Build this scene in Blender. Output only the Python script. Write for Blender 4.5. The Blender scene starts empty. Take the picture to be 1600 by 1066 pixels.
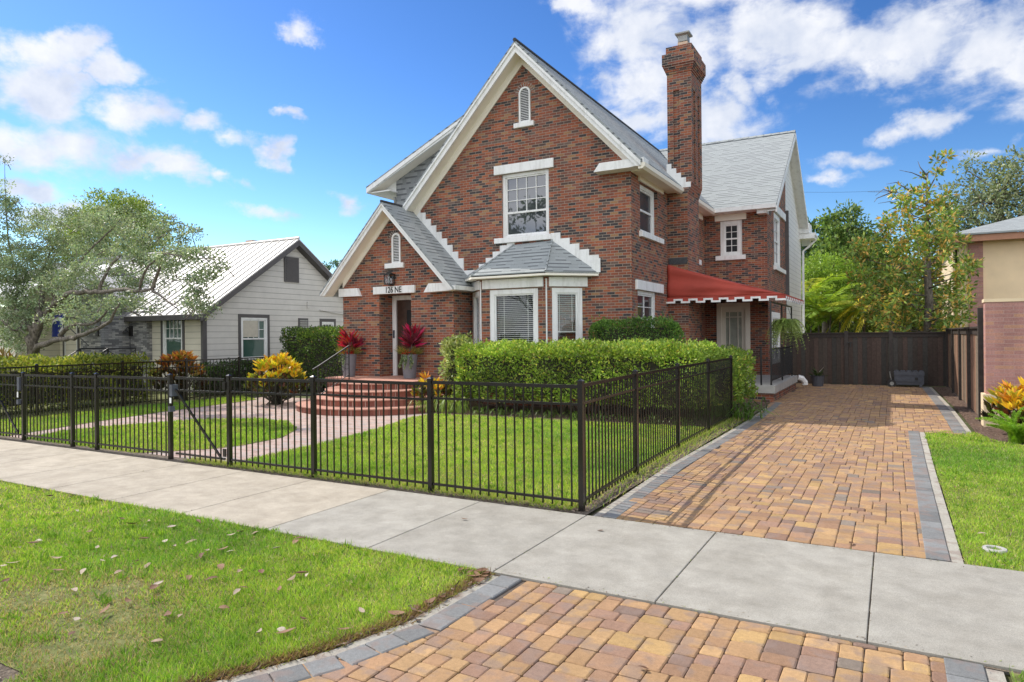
import bpy, math, random
import numpy as np
from mathutils import Vector, Matrix

# ------------------------------------------------------------------ camera, sky, sun, exposure
sc = bpy.context.scene
COL = sc.collection
rad = math.radians
YAW, ROLL, CAMH, FPX = rad(29.1), -0.0097, 1.8, 1067.0

cam = bpy.data.cameras.new('camera')
cam.lens = 36.0 * FPX / 1600.0
cam.sensor_width = 36.0
cam.shift_y = -9.0 / 1600.0
cam.clip_start = 0.05
cam.clip_end = 3000
camo = bpy.data.objects.new('camera', cam)
COL.objects.link(camo)
camo.matrix_world = (Matrix.Translation((0, 0, CAMH)) @ Matrix.Rotation(YAW, 4, 'Z')
                     @ Matrix.Rotation(rad(90), 4, 'X') @ Matrix.Rotation(ROLL, 4, 'Z'))
sc.camera = camo

SUN_TO = Vector((-0.86, 0.13, 1.0)).normalized()      # direction towards the sun
SUN_EL = math.asin(SUN_TO.z)
SUN_AZ = math.atan2(SUN_TO.x, SUN_TO.y)
sl = bpy.data.lights.new('sun', 'SUN')
sl.energy = 2.2
sl.angle = rad(0.5)
sl.color = (1.0, 0.93, 0.83)
slo = bpy.data.objects.new('sun', sl)
slo.rotation_euler = (-SUN_TO).to_track_quat('-Z', 'Y').to_euler()
slo.location = (-30, 5, 40)
COL.objects.link(slo)

sc.view_settings.view_transform = 'Standard'
sc.view_settings.look = 'None'
sc.view_settings.gamma = 1.0
sc.view_settings.exposure = 1.17
sc.cycles.max_bounces = 8
sc.cycles.transparent_max_bounces = 12
sc.cycles.sample_clamp_indirect = 6.0

FWD = Vector((-math.sin(YAW), math.cos(YAW), 0))
RGT0 = Vector((math.cos(YAW), math.sin(YAW), 0))
cR, sR = math.cos(ROLL), math.sin(ROLL)
RGT = cR * RGT0 + sR * Vector((0, 0, 1))
UPV = -sR * RGT0 + cR * Vector((0, 0, 1))


def ray(x, y):
    return FWD + RGT * ((x - 800) / FPX) + UPV * (-(y - 524) / FPX)


def at(x, y, Y):
    d = ray(x, y)
    return Vector((0, 0, CAMH)) + d * (Y / d.y)


def build_world():
    w = bpy.data.worlds.new('World')
    sc.world = w
    w.use_nodes = True
    nt = w.node_tree
    nt.nodes.clear()
    N, L = nt.nodes.new, nt.links.new

    def M(op, a, b=None, c=None, clamp=False):
        n = N('ShaderNodeMath'); n.operation = op; n.use_clamp = clamp
        for i, v in enumerate((a, b, c)):
            if v is None: continue
            if isinstance(v, (int, float)): n.inputs[i].default_value = v
            else: L(v, n.inputs[i])
        return n.outputs[0]
    out = N('ShaderNodeOutputWorld')
    bg = N('ShaderNodeBackground'); bg.inputs['Strength'].default_value = 0.12
    L(bg.outputs[0], out.inputs['Surface'])
    sky = N('ShaderNodeTexSky'); sky.sky_type = 'NISHITA'; sky.sun_disc = False
    sky.sun_elevation = SUN_EL; sky.sun_rotation = SUN_AZ
    sky.air_density = 1.0; sky.dust_density = 0.25; sky.ozone_density = 2.5
    hs = N('ShaderNodeHueSaturation'); hs.inputs['Saturation'].default_value = 1.06
    hs.inputs['Value'].default_value = 1.15
    # deepen the sky: (0.12 sky) squared, a polarised looking saturated blue
    s1 = N('ShaderNodeVectorMath'); s1.operation = 'SCALE'; s1.inputs['Scale'].default_value = 0.12; L(sky.outputs[0], s1.inputs[0])
    gm = N('ShaderNodeGamma'); gm.inputs['Gamma'].default_value = 1.62; L(s1.outputs[0], gm.inputs['Color'])
    s2 = N('ShaderNodeVectorMath'); s2.operation = 'SCALE'; s2.inputs['Scale'].default_value = 0.66 / 0.12; L(gm.outputs[0], s2.inputs[0])
    L(s2.outputs[0], hs.inputs['Color'])
    tc = N('ShaderNodeTexCoord')
    nrm = N('ShaderNodeVectorMath'); nrm.operation = 'NORMALIZE'; L(tc.outputs['Generated'], nrm.inputs[0])
    sp = N('ShaderNodeSeparateXYZ'); L(nrm.outputs[0], sp.inputs[0])
    u = M('ARCTAN2', sp.outputs[0], sp.outputs[1]); v = M('ARCSINE', sp.outputs[2])
    uv = N('ShaderNodeCombineXYZ'); L(u, uv.inputs[0]); L(v, uv.inputs[1])
    # cloud layer noise, mapped as a flat layer overhead
    den = M('ADD', M('MAXIMUM', sp.outputs[2], 0.0), 0.22)
    pl = N('ShaderNodeCombineXYZ')
    L(M('DIVIDE', sp.outputs[0], den), pl.inputs[0]); L(M('DIVIDE', sp.outputs[1], den), pl.inputs[1])
    def noise(vec, scale, detail, rough, dist=0.0):
        n = N('ShaderNodeTexNoise'); n.inputs['Scale'].default_value = scale
        n.inputs['Detail'].default_value = detail; n.inputs['Roughness'].default_value = rough
        n.inputs['Distortion'].default_value = dist
        L(vec, n.inputs['Vector']); return n.outputs['Fac']
    sq = N('ShaderNodeCombineXYZ'); L(u, sq.inputs[0]); L(M('MULTIPLY', v, 1.7), sq.inputs[1])
    n1 = noise(sq.outputs[0], 8.0, 10, 0.58, 0.4)
    n3 = noise(sq.outputs[0], 26.0, 8, 0.6, 0.3)
    n2 = noise(pl.outputs[0], 1.3, 7, 0.55, 0.2)
    px = [(55,150,95,62),(118,60,52,26),(50,70,70,36),(172,105,52,30),(228,182,90,36),(300,200,60,24),(360,222,48,18),
          (430,238,36,26),(465,36,36,30),(105,240,150,58),(235,262,95,36),(288,278,60,26),(352,284,42,13),(40,300,70,26),
          (75,345,80,34),(10,225,60,40),(240,328,48,14),(535,312,32,24),(440,178,26,10),(420,330,60,14),
          (1000,40,120,70),(1100,70,130,80),(1220,50,190,80),(1330,70,170,75),(1430,55,170,90),(1540,70,170,95),(1640,90,150,100),
          (1010,125,90,70),(990,185,75,42),(1110,185,105,48),(1150,165,66,50),(1168,128,45,42),(1375,120,70,32),(1250,105,100,32),
          (1450,193,55,26),(1330,250,70,18),(1525,232,46,14),(1300,278,60,12),(900,20,60,30),(870,25,30,20),(1420,205,70,16),
          (1280,-90,500,90),(120,-60,160,30)]
    acc = None
    # ragged cloud outlines: warp the lookup with two octaves of noise
    def vm(op, a, b):
        n = N('ShaderNodeVectorMath'); n.operation = op
        for i, q in enumerate((a, b)):
            if isinstance(q, tuple): n.inputs[i].default_value = q
            else: L(q, n.inputs[i])
        return n.outputs[0]
    def ncol(scale, detail):
        n = N('ShaderNodeTexNoise'); n.inputs['Scale'].default_value = scale; n.inputs['Detail'].default_value = detail
        n.inputs['Roughness'].default_value = 0.6; L(uv.outputs[0], n.inputs['Vector']); return vm('SUBTRACT', n.outputs['Color'], (0.5, 0.5, 0.5))
    wuv = vm('ADD', uv.outputs[0], vm('MULTIPLY', ncol(7.0, 6), (0.17, 0.085, 0)))
    wuv = vm('ADD', wuv, vm('MULTIPLY', ncol(32.0, 4), (0.03, 0.018, 0)))
    for (x, y, rx, ry) in px:
        d = ray(x, y).normalized()
        uu, vv = math.atan2(d.x, d.y), math.asin(d.z)
        dx = ray(x + rx, y).normalized(); dy = ray(x, y + ry).normalized()
        ru = abs(math.atan2(dx.x, dx.y) - uu) * 1.25; rv = abs(math.asin(dy.z) - vv) * 1.25
        mp = N('ShaderNodeMapping')
        mp.inputs['Scale'].default_value = (1 / ru, 1 / rv, 1)
        mp.inputs['Location'].default_value = (-uu / ru, -vv / rv, 0)
        L(wuv, mp.inputs[0])
        g = N('ShaderNodeTexGradient'); g.gradient_type = 'SPHERICAL'; L(mp.outputs[0], g.inputs[0])
        gv = g.outputs['Fac'] if ry >= 19 else M('MULTIPLY', g.outputs['Fac'], 0.55 + ry * 0.012)
        acc = gv if acc is None else M('MAXIMUM', acc, gv)
    # unseen cloud cover added behind the camera and overhead, as fill light
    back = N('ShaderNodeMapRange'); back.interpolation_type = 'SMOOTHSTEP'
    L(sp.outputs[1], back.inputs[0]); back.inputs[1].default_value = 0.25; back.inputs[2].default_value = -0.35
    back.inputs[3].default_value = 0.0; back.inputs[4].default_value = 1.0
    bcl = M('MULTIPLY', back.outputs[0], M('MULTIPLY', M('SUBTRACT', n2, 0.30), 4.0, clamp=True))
    dens = M('ADD', M('MULTIPLY', acc, 1.15), M('MULTIPLY', M('SUBTRACT', n1, 0.5), 2.4))
    dens = M('ADD', dens, M('MULTIPLY', M('SUBTRACT', n3, 0.5), 1.0))
    gate = M('MULTIPLY', acc, 5.0, clamp=True)
    mr = N('ShaderNodeMapRange'); mr.interpolation_type = 'SMOOTHSTEP'
    L(dens, mr.inputs[0]); mr.inputs[1].default_value = 0.06; mr.inputs[2].default_value = 0.95
    mask = M('MULTIPLY', mr.outputs[0], gate)
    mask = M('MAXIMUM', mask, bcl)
    mask = M('MULTIPLY', mask, 0.95)
    cm = N('ShaderNodeMix'); cm.data_type = 'RGBA'
    cm.inputs['A'].default_value = (2.5, 2.75, 3.3, 1); cm.inputs['B'].default_value = (3.7, 3.75, 3.9, 1)
    shade = N('ShaderNodeMapRange'); L(noise(uv.outputs[0], 14.0, 5, 0.55, 0.0), shade.inputs[0])
    shade.inputs[1].default_value = 0.35; shade.inputs[2].default_value = 0.62
    L(shade.outputs[0], cm.inputs['Factor'])
    mx = N('ShaderNodeMix'); mx.data_type = 'RGBA'
    bm = N('ShaderNodeMix'); bm.data_type = 'RGBA'          # unseen cloud bank added behind the camera, brightened to fill the shaded facade
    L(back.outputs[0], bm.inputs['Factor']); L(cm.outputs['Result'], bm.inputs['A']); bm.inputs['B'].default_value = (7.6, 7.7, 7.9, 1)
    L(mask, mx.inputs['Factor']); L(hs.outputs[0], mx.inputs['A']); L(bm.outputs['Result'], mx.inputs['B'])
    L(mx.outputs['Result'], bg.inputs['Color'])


build_world()
R = random.Random(7)
rng = np.random.default_rng(11)

# ------------------------------------------------------------------ helpers
class MB:
    """collects pieces into ONE mesh"""
    def __init__(s): s.v = []; s.f = []
    def add(s, vs, fs):
        o = len(s.v); s.v += [tuple(p) for p in vs]; s.f += [tuple(i + o for i in f) for f in fs]
    def hexa(s, p):      # 4 bottom + 4 top, both anticlockwise from above
        s.add(p, [(3, 2, 1, 0), (4, 5, 6, 7), (0, 1, 5, 4), (1, 2, 6, 5), (2, 3, 7, 6), (3, 0, 4, 7)])
    def box(s, x0, x1, y0, y1, z0, z1):
        s.hexa([(x0, y0, z0), (x1, y0, z0), (x1, y1, z0), (x0, y1, z0), (x0, y0, z1), (x1, y0, z1), (x1, y1, z1), (x0, y1, z1)])
    def fbox(s, fr, u0, u1, n0, n1, z0, z1):
        P = lambda u, n, z: pt(fr, u, n, z)
        s.hexa([P(u0, n1, z0), P(u1, n1, z0), P(u1, n0, z0), P(u0, n0, z0), P(u0, n1, z1), P(u1, n1, z1), P(u1, n0, z1), P(u0, n0, z1)])
    def bbox(s, fr, u0, u1, n0, n1, z0, z1, b=0.01):     # box with chamfered outer edges
        P = lambda u, n, z: pt(fr, u, n, z)
        a = [P(u0, n0, z0), P(u1, n0, z0), P(u1, n0, z1), P(u0, n0, z1)]
        c = [P(u0, n1 - b, z0), P(u1, n1 - b, z0), P(u1, n1 - b, z1), P(u0, n1 - b, z1)]
        d = [P(u0 + b, n1, z0 + b), P(u1 - b, n1, z0 + b), P(u1 - b, n1, z1 - b), P(u0 + b, n1, z1 - b)]
        vs = a + c + d; fs = [(3, 2, 1, 0), (8, 9, 10, 11)]
        for i in range(4):
            j = (i + 1) % 4
            fs += [(i, j, 4 + j, 4 + i), (4 + i, 4 + j, 8 + j, 8 + i)]
        s.add(vs, fs)
    def prism(s, fr, poly, n0, n1):      # polygon (u,z), anticlockwise seen from outside, extruded from n0 to n1
        k = len(poly)
        vs = [pt(fr, u, n1, z) for u, z in poly] + [pt(fr, u, n0, z) for u, z in poly]
        fs = [tuple(range(k)), tuple(range(2 * k - 1, k - 1, -1))]
        for i in range(k):
            j = (i + 1) % k
            fs.append((i, k + i, k + j, j))
        s.add(vs, fs)
    def slab(s, top, t):                 # top: 3D polygon, anticlockwise from above, thickness t downward
        k = len(top)
        vs = [tuple(p) for p in top] + [(p[0], p[1], p[2] - t) for p in top]
        fs = [tuple(range(k)), tuple(range(2 * k - 1, k - 1, -1))]
        for i in range(k):
            j = (i + 1) % k
            fs.append((i, k + i, k + j, j))
        s.add(vs, fs)
    def tube(s, path, rad_, n=8, cap=True):
        path = [Vector(p) for p in path]
        if not hasattr(rad_, '__len__'): rad_ = [rad_] * len(path)
        rings = []; up = Vector((0.13, 0.21, 0.97))
        o = len(s.v); prev = None
        for i, p in enumerate(path):
            d = (path[min(i + 1, len(path) - 1)] - path[max(i - 1, 0)]).normalized()
            if prev is None:
                a = d.cross(up)
                if a.length < 1e-3: a = d.cross(Vector((1, 0, 0)))
            else:
                a = prev - d * prev.dot(d)
            a.normalize(); prev = a; b = d.cross(a)
            for k in range(n):
                t = 2 * math.pi * k / n
                s.v.append(tuple(p + (a * math.cos(t) + b * math.sin(t)) * rad_[i]))
        for i in range(len(path) - 1):
            for k in range(n):
                k2 = (k + 1) % n
                s.f.append((o + i * n + k, o + i * n + k2, o + (i + 1) * n + k2, o + (i + 1) * n + k))
        if cap:
            s.f.append(tuple(o + k for k in range(n - 1, -1, -1)))
            s.f.append(tuple(o + (len(path) - 1) * n + k for k in range(n)))
    def lathe(s, c, prof, n=24, a0=0.0, a1=2 * math.pi):
        full = abs(a1 - a0 - 2 * math.pi) < 1e-6
        m = n if full else n + 1
        o = len(s.v)
        for r, z in prof:
            for k in range(m):
                t = a0 + (a1 - a0) * k / n
                s.v.append((c[0] + r * math.cos(t), c[1] + r * math.sin(t), c[2] + z))
        for i in range(len(prof) - 1):
            for k in range(n):
                k2 = (k + 1) % m
                s.f.append((o + i * m + k, o + i * m + k2, o + (i + 1) * m + k2, o + (i + 1) * m + k))
    def sphere(s, c, r, n=10, sz=1.0):
        prof = [(max(1e-4, r * math.sin(math.pi * i / n)), -r * sz * math.cos(math.pi * i / n)) for i in range(n + 1)]
        s.lathe(c, prof, n * 2)
    def build(s, name, m, parent=None, smooth=False, loc=None):
        me = bpy.data.meshes.new(name)
        off = Vector(root_of(parent).location) if parent is not None else Vector(loc or (0, 0, 0))
        me.from_pydata([(v[0] - off.x, v[1] - off.y, v[2] - off.z) for v in s.v], [], s.f)
        me.materials.append(m)
        if smooth: me.polygons.foreach_set('use_smooth', [True] * len(me.polygons))
        me.update()
        o = bpy.data.objects.new(name, me); COL.objects.link(o)
        if parent is not None: o.parent = parent
        elif loc is not None: o.location = loc
        return o


def root_of(o):
    while o.parent is not None: o = o.parent
    return o


def frame(o, r):
    o = Vector(o); r = Vector(r).normalized()
    return (o, r, Vector((r.y, -r.x, 0)))


def pt(fr, u, n, z):
    p = fr[0] + fr[1] * u + fr[2] * n
    return (p.x, p.y, fr[0].z + z)


def thing(name, label, cat, loc=(0, 0, 0), group=None):
    o = bpy.data.objects.new(name, None); COL.objects.link(o)
    o.location = loc; o.empty_display_size = 0.2
    o['label'] = label; o['category'] = cat
    if group: o['group'] = group
    return o


def tag(o, label, cat, group=None, kind=None):
    if label: o['label'] = label
    if cat: o['category'] = cat
    if group: o['group'] = group
    if kind: o['kind'] = kind
    return o


def struct(o): o['kind'] = 'structure'; return o


def copy_tree(o, parent=None):
    c = o.copy(); COL.objects.link(c)
    if parent is not None: c.parent = parent
    for ch in list(o.children): copy_tree(ch, c)
    return c


def npmesh(name, co, faces, m, parent=None, col=None, smooth=False, loc=None):
    me = bpy.data.meshes.new(name)
    co = np.asarray(co, dtype=np.float32); faces = np.asarray(faces, dtype=np.int32)
    off = np.array(root_of(parent).location) if parent is not None else (np.array(loc) if loc is not None else np.zeros(3))
    co = co - off.astype(np.float32)
    M_, k = faces.shape
    me.vertices.add(len(co)); me.vertices.foreach_set('co', co.ravel())
    me.loops.add(M_ * k); me.loops.foreach_set('vertex_index', faces.ravel())
    me.polygons.add(M_)
    me.polygons.foreach_set('loop_start', np.arange(0, M_ * k, k, dtype=np.int32))
    me.polygons.foreach_set('loop_total', np.full(M_, k, dtype=np.int32))
    if smooth: me.polygons.foreach_set('use_smooth', np.ones(M_, dtype=bool))
    me.materials.append(m)
    me.update(calc_edges=True)
    if col is not None:
        a = me.color_attributes.new('Col', 'FLOAT_COLOR', 'POINT')
        c4 = np.ones((len(co), 4), dtype=np.float32); c4[:, :3] = col
        a.data.foreach_set('color', c4.ravel())
    o = bpy.data.objects.new(name, me); COL.objects.link(o)
    if parent is not None: o.parent = parent
    elif loc is not None: o.location = loc
    return o


def unit(a): return a / (np.linalg.norm(a, axis=1, keepdims=True) + 1e-9)


class Leaves:
    """many leaf blades in one mesh: base point, direction, length, width, colour"""
    def __init__(s): s.P = []; s.D = []; s.L = []; s.W = []; s.C = []; s.S = []
    def add(s, P, D, L, W, C, S=None):
        P = np.atleast_2d(np.asarray(P, float)); n = max(len(P), len(np.atleast_2d(D))); P = np.broadcast_to(P, (n, 3))
        s.P.append(P); s.D.append(unit(np.broadcast_to(np.atleast_2d(D), (n, 3)).astype(float)))
        s.L.append(np.broadcast_to(L, (n,)).astype(float)); s.W.append(np.broadcast_to(W, (n,)).astype(float))
        s.C.append(np.broadcast_to(np.atleast_2d(C), (n, 3)))
        s.S.append(rng.normal(size=(n, 3)) if S is None else np.broadcast_to(np.atleast_2d(S), (n, 3)))
    def build(s, name, m, parent=None, fold=0.25, wide=0.5, loc=None):
        P = np.concatenate(s.P); D = np.concatenate(s.D); L = np.concatenate(s.L)[:, None]; W = np.concatenate(s.W)[:, None]
        C = np.concatenate(s.C); S = np.concatenate(s.S)
        S = unit(np.cross(D, S)); Nn = np.cross(S, D)
        mid = P + D * L * wide - Nn * W * fold * 0.5
        a = mid + S * W * 0.5 + Nn * W * fold * 0.5; b = mid - S * W * 0.5 + Nn * W * fold * 0.5
        tip = P + D * L
        n = len(P)
        co = np.stack([P, a, tip, b], axis=1).reshape(-1, 3)
        f = np.arange(4 * n).reshape(n, 4)
        return npmesh(name, co, f, m, parent, np.repeat(C, 4, axis=0), loc=loc)


def pick(cols, n, w=None, jit=0.12):
    cols = np.array(cols, float); w = None if w is None else np.array(w) / sum(w)
    c = cols[rng.choice(len(cols), n, p=w)]
    return c * (1 + rng.normal(size=(n, 1)) * jit).clip(0.5, 1.6)


def inpoly(x, y, poly):
    r = np.zeros(len(x), bool); k = len(poly)
    for i in range(k):
        x1, y1 = poly[i]; x2, y2 = poly[(i + 1) % k]
        c = ((y1 > y) != (y2 > y)) & (x < (x2 - x1) * (y - y1) / (y2 - y1 + 1e-12) + x1)
        r ^= c
    return r


def sample_poly(poly, dens):
    p = np.array(poly); a, b = p.min(0), p.max(0)
    n = int((b - a).prod() * dens)
    x = rng.uniform(a[0], b[0], n); y = rng.uniform(a[1], b[1], n)
    k = inpoly(x, y, poly)
    return x[k], y[k]


def sheet(name, poly, z, m):
    mb = MB(); mb.add([(x, y, z) for x, y in poly], [tuple(range(len(poly)))])
    return struct(mb.build(name, m))


# ------------------------------------------------------------------ materials
def newmat(name):
    m = bpy.data.materials.new(name); m.use_nodes = True
    nt = m.node_tree; nt.nodes.clear()
    out = nt.nodes.new('ShaderNodeOutputMaterial')
    b = nt.nodes.new('ShaderNodeBsdfPrincipled'); nt.links.new(b.outputs[0], out.inputs[0])
    return m, nt, b


def nd(nt, typ, **kw):
    n = nt.nodes.new(typ)
    for k, v in kw.items(): setattr(n, k, v)
    return n


def setin(nt, n, key, v):
    if hasattr(v, 'is_output'): nt.links.new(v, n.inputs[key])
    else: n.inputs[key].default_value = v


def rampn(nt, fac, stops, interp='LINEAR'):
    r = nd(nt, 'ShaderNodeValToRGB'); r.color_ramp.interpolation = interp
    e = r.color_ramp.elements
    while len(e) < len(stops): e.new(0.5)
    for i, (p, c) in enumerate(stops):
        e[i].position = p; e[i].color = (*c, 1)
    nt.links.new(fac, r.inputs[0]); return r.outputs[0]


def mixc(nt, fac, a, b, blend='MIX'):
    m = nd(nt, 'ShaderNodeMix', data_type='RGBA', blend_type=blend)
    setin(nt, m, 'Factor', fac)
    for k, v in (('A', a), ('B', b)):
        if isinstance(v, tuple): m.inputs[k].default_value = (*v, 1) if len(v) == 3 else v
        else: nt.links.new(v, m.inputs[k])
    return m.outputs['Result']


def noise(nt, scale, detail=5, rough=0.55, vec=None, out='Fac'):
    n = nd(nt, 'ShaderNodeTexNoise')
    n.inputs['Scale'].default_value = scale; n.inputs['Detail'].default_value = detail
    n.inputs['Roughness'].default_value = rough
    if vec is None:
        g = nd(nt, 'ShaderNodeNewGeometry'); vec = g.outputs['Position']
    nt.links.new(vec, n.inputs['Vector']); return n.outputs[out]


def math_(nt, op, a, b=0.0, clamp=False):
    n = nd(nt, 'ShaderNodeMath', operation=op, use_clamp=clamp); setin(nt, n, 0, a); setin(nt, n, 1, b); return n.outputs[0]


def bump(nt, b, h, strength, dist=0.01):
    n = nd(nt, 'ShaderNodeBump'); n.inputs['Strength'].default_value = strength; n.inputs['Distance'].default_value = dist
    nt.links.new(h, n.inputs['Height']); nt.links.new(n.outputs[0], b.inputs['Normal'])


def surf_uv(nt):
    """(along, up-slope) coordinates on any wall or roof plane, in metres"""
    g = nd(nt, 'ShaderNodeNewGeometry')
    def vm(op, a, b=None):
        n = nd(nt, 'ShaderNodeVectorMath', operation=op)
        for i, v in enumerate((a, b)):
            if v is None: continue
            if isinstance(v, tuple): n.inputs[i].default_value = v
            else: nt.links.new(v, n.inputs[i])
        return n
    t = vm('NORMALIZE', vm('CROSS_PRODUCT', (0.0003, 0.0007, 1.0), g.outputs['True Normal']).outputs[0]).outputs[0]
    bt = vm('CROSS_PRODUCT', g.outputs['True Normal'], t).outputs[0]
    u = vm('DOT_PRODUCT', g.outputs['Position'], t).outputs['Value']
    v = vm('DOT_PRODUCT', g.outputs['Position'], bt).outputs['Value']
    c = nd(nt, 'ShaderNodeCombineXYZ'); nt.links.new(u, c.inputs[0]); nt.links.new(v, c.inputs[1])
    return c.outputs[0]


def brick_node(nt, vec, bw, rh, mort, offset=0.5, smooth=0.1):
    n = nd(nt, 'ShaderNodeTexBrick'); n.offset = offset; n.offset_frequency = 2; n.squash = 1.0
    n.inputs['Color1'].default_value = (0, 0, 0, 1); n.inputs['Color2'].default_value = (1, 1, 1, 1)
    n.inputs['Mortar'].default_value = (0.5, 0.5, 0.5, 1)
    n.inputs['Scale'].default_value = 1.0; n.inputs['Mortar Size'].default_value = mort
    n.inputs['Mortar Smooth'].default_value = smooth; n.inputs['Bias'].default_value = 0.0
    n.inputs['Brick Width'].default_value = bw; n.inputs['Row Height'].default_value = rh
    nt.links.new(vec, n.inputs['Vector']); return n


def brick_mat(name, stops, mortar, bw=0.205, rh=0.0677, mort=0.006, rough=0.85, bmp=0.5):
    m, nt, b = newmat(name)
    uv = surf_uv(nt); n = brick_node(nt, uv, bw, rh, mort)
    c = rampn(nt, n.outputs['Color'], stops, 'CONSTANT')
    c = mixc(nt, 0.5, c, rampn(nt, noise(nt, 45, 4), [(0.3, (0.55, 0.52, 0.5)), (0.75, (1.35, 1.35, 1.35))]), 'MULTIPLY')
    c = mixc(nt, 0.28, c, rampn(nt, noise(nt, 0.9, 5), [(0.35, (0.62, 0.58, 0.57)), (0.65, (1.3, 1.28, 1.25))]), 'MULTIPLY')
    g_ = nd(nt, 'ShaderNodeNewGeometry'); mp_ = nd(nt, 'ShaderNodeMapping'); mp_.inputs['Scale'].default_value = (2.6, 2.6, .38); nt.links.new(g_.outputs['Position'], mp_.inputs[0])
    c = mixc(nt, 0.4, c, rampn(nt, noise(nt, 1.0, 6, .6, mp_.outputs[0]), [(0.36, (0.66, 0.63, 0.6)), (0.52, (1.04, 1.03, 1.02))]), 'MULTIPLY')   # run-off streaks
    c = mixc(nt, n.outputs['Fac'], c, mortar)
    nt.links.new(c, b.inputs['Base Color']); b.inputs['Roughness'].default_value = rough
    h = math_(nt, 'SUBTRACT', math_(nt, 'MULTIPLY', noise(nt, 60, 3), 0.4), n.outputs['Fac'])
    bump(nt, b, h, bmp, 0.006)
    return m


def plain(name, col, rough=0.6, var=0.1, scale=6, bmp=0.0, metal=0.0, spec=0.5, bscale=60):
    m, nt, b = newmat(name)
    lo = tuple(max(0, c * (1 - var)) for c in col); hi = tuple(c * (1 + var) for c in col)
    nt.links.new(rampn(nt, noise(nt, scale, 6), [(0.3, lo), (0.7, hi)]), b.inputs['Base Color'])
    b.inputs['Roughness'].default_value = rough; b.inputs['Metallic'].default_value = metal
    b.inputs['Specular IOR Level'].default_value = spec
    if bmp: bump(nt, b, noise(nt, bscale, 4), bmp, 0.01)
    return m


def leafmat(name, trans=0.35, rough=0.45, spec=0.35):
    m, nt, b = newmat(name)
    at_ = nd(nt, 'ShaderNodeAttribute', attribute_name='Col')
    nt.links.new(at_.outputs['Color'], b.inputs['Base Color'])
    b.inputs['Roughness'].default_value = rough; b.inputs['Specular IOR Level'].default_value = spec
    t = nd(nt, 'ShaderNodeBsdfTranslucent')
    nt.links.new(mixc(nt, 1.0, at_.outputs['Color'], (1.3, 1.25, 0.7), 'MULTIPLY'), t.inputs['Color'])
    mx = nd(nt, 'ShaderNodeMixShader'); mx.inputs[0].default_value = trans
    nt.links.new(b.outputs[0], mx.inputs[1]); nt.links.new(t.outputs[0], mx.inputs[2])
    out = [n for n in nt.nodes if n.type == 'OUTPUT_MATERIAL'][0]
    nt.links.new(mx.outputs[0], out.inputs[0])
    return m


def attrmat(name, rough=0.8, nscale=30, amt=0.5, bmp=0.3, lo=0.7, hi=1.25, spec=0.3, blot=None, grime=0.0):
    m, nt, b = newmat(name)
    a = nd(nt, 'ShaderNodeAttribute', attribute_name='Col')
    c = mixc(nt, amt, a.outputs['Color'], rampn(nt, noise(nt, nscale, 6, 0.65), [(0.3, (lo,) * 3), (0.72, (hi,) * 3)]), 'MULTIPLY')
    if blot:
        f = rampn(nt, noise(nt, 7.0, 3, 0.5), [(0.5, (0, 0, 0)), (0.62, (1, 1, 1))])
        c = mixc(nt, math_(nt, 'MULTIPLY', f, 0.55), c, blot)
    nt.links.new(c, b.inputs['Base Color']); b.inputs['Roughness'].default_value = rough
    b.inputs['Specular IOR Level'].default_value = spec
    bump(nt, b, noise(nt, nscale * 3, 4), bmp, 0.006)
    if grime:
        c2 = mixc(nt, grime * .6, c, rampn(nt, noise(nt, 2.3, 9, 0.72), [(0.36, (0.68, 0.65, 0.60)), (0.58, (1.06, 1.05, 1.03))]), 'MULTIPLY')
        c2 = mixc(nt, grime * .8, c2, rampn(nt, noise(nt, 190, 2, 0.7), [(0.32, (0.62, 0.62, 0.62)), (0.68, (1.28, 1.28, 1.26))]), 'MULTIPLY')
        nt.links.new(c2, b.inputs['Base Color'])
    return m


def shingle_mat(name, stops, bw=0.27, rh=0.14, dark=(0.055, 0.06, 0.07)):
    m, nt, b = newmat(name)
    uv = surf_uv(nt); n = brick_node(nt, uv, bw, rh, 0.006, 0.37, 0.3)
    c = rampn(nt, n.outputs['Color'], stops)
    c = mixc(nt, 0.45, c, rampn(nt, noise(nt, 160, 3), [(0.3, (0.55,) * 3), (0.7, (1.35,) * 3)]), 'MULTIPLY')
    sep = nd(nt, 'ShaderNodeSeparateXYZ'); nt.links.new(uv, sep.inputs[0])
    fr = math_(nt, 'FRACT', math_(nt, 'DIVIDE', sep.outputs[1], rh))
    lap = math_(nt, 'LESS_THAN', fr, 0.32)
    pat = math_(nt, 'MULTIPLY', lap, math_(nt, 'GREATER_THAN', n.outputs['Color'], 0.42))
    c = mixc(nt, math_(nt, 'MULTIPLY', pat, 0.72), c, dark)
    nt.links.new(c, b.inputs['Base Color']); b.inputs['Roughness'].default_value = 0.9
    bump(nt, b, math_(nt, 'SUBTRACT', math_(nt, 'MULTIPLY', n.outputs['Color'], 0.6), fr), 0.5, 0.01)
    return m


def lap_mat(name, col, pitch=0.2, line=0.06, dk=0.45):
    m, nt, b = newmat(name)
    g = nd(nt, 'ShaderNodeNewGeometry'); s = nd(nt, 'ShaderNodeSeparateXYZ'); nt.links.new(g.outputs['Position'], s.inputs[0])
    fr = math_(nt, 'FRACT', math_(nt, 'DIVIDE', s.outputs[2], pitch))
    ln = math_(nt, 'LESS_THAN', fr, line)
    base = rampn(nt, noise(nt, 3, 5), [(0.3, tuple(c * 0.94 for c in col)), (0.7, tuple(c * 1.05 for c in col))])
    nt.links.new(mixc(nt, ln, base, tuple(c * dk for c in col)), b.inputs['Base Color'])
    b.inputs['Roughness'].default_value = 0.6
    bump(nt, b, math_(nt, 'SUBTRACT', 1.0, fr), 0.6, 0.02)
    return m


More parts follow.
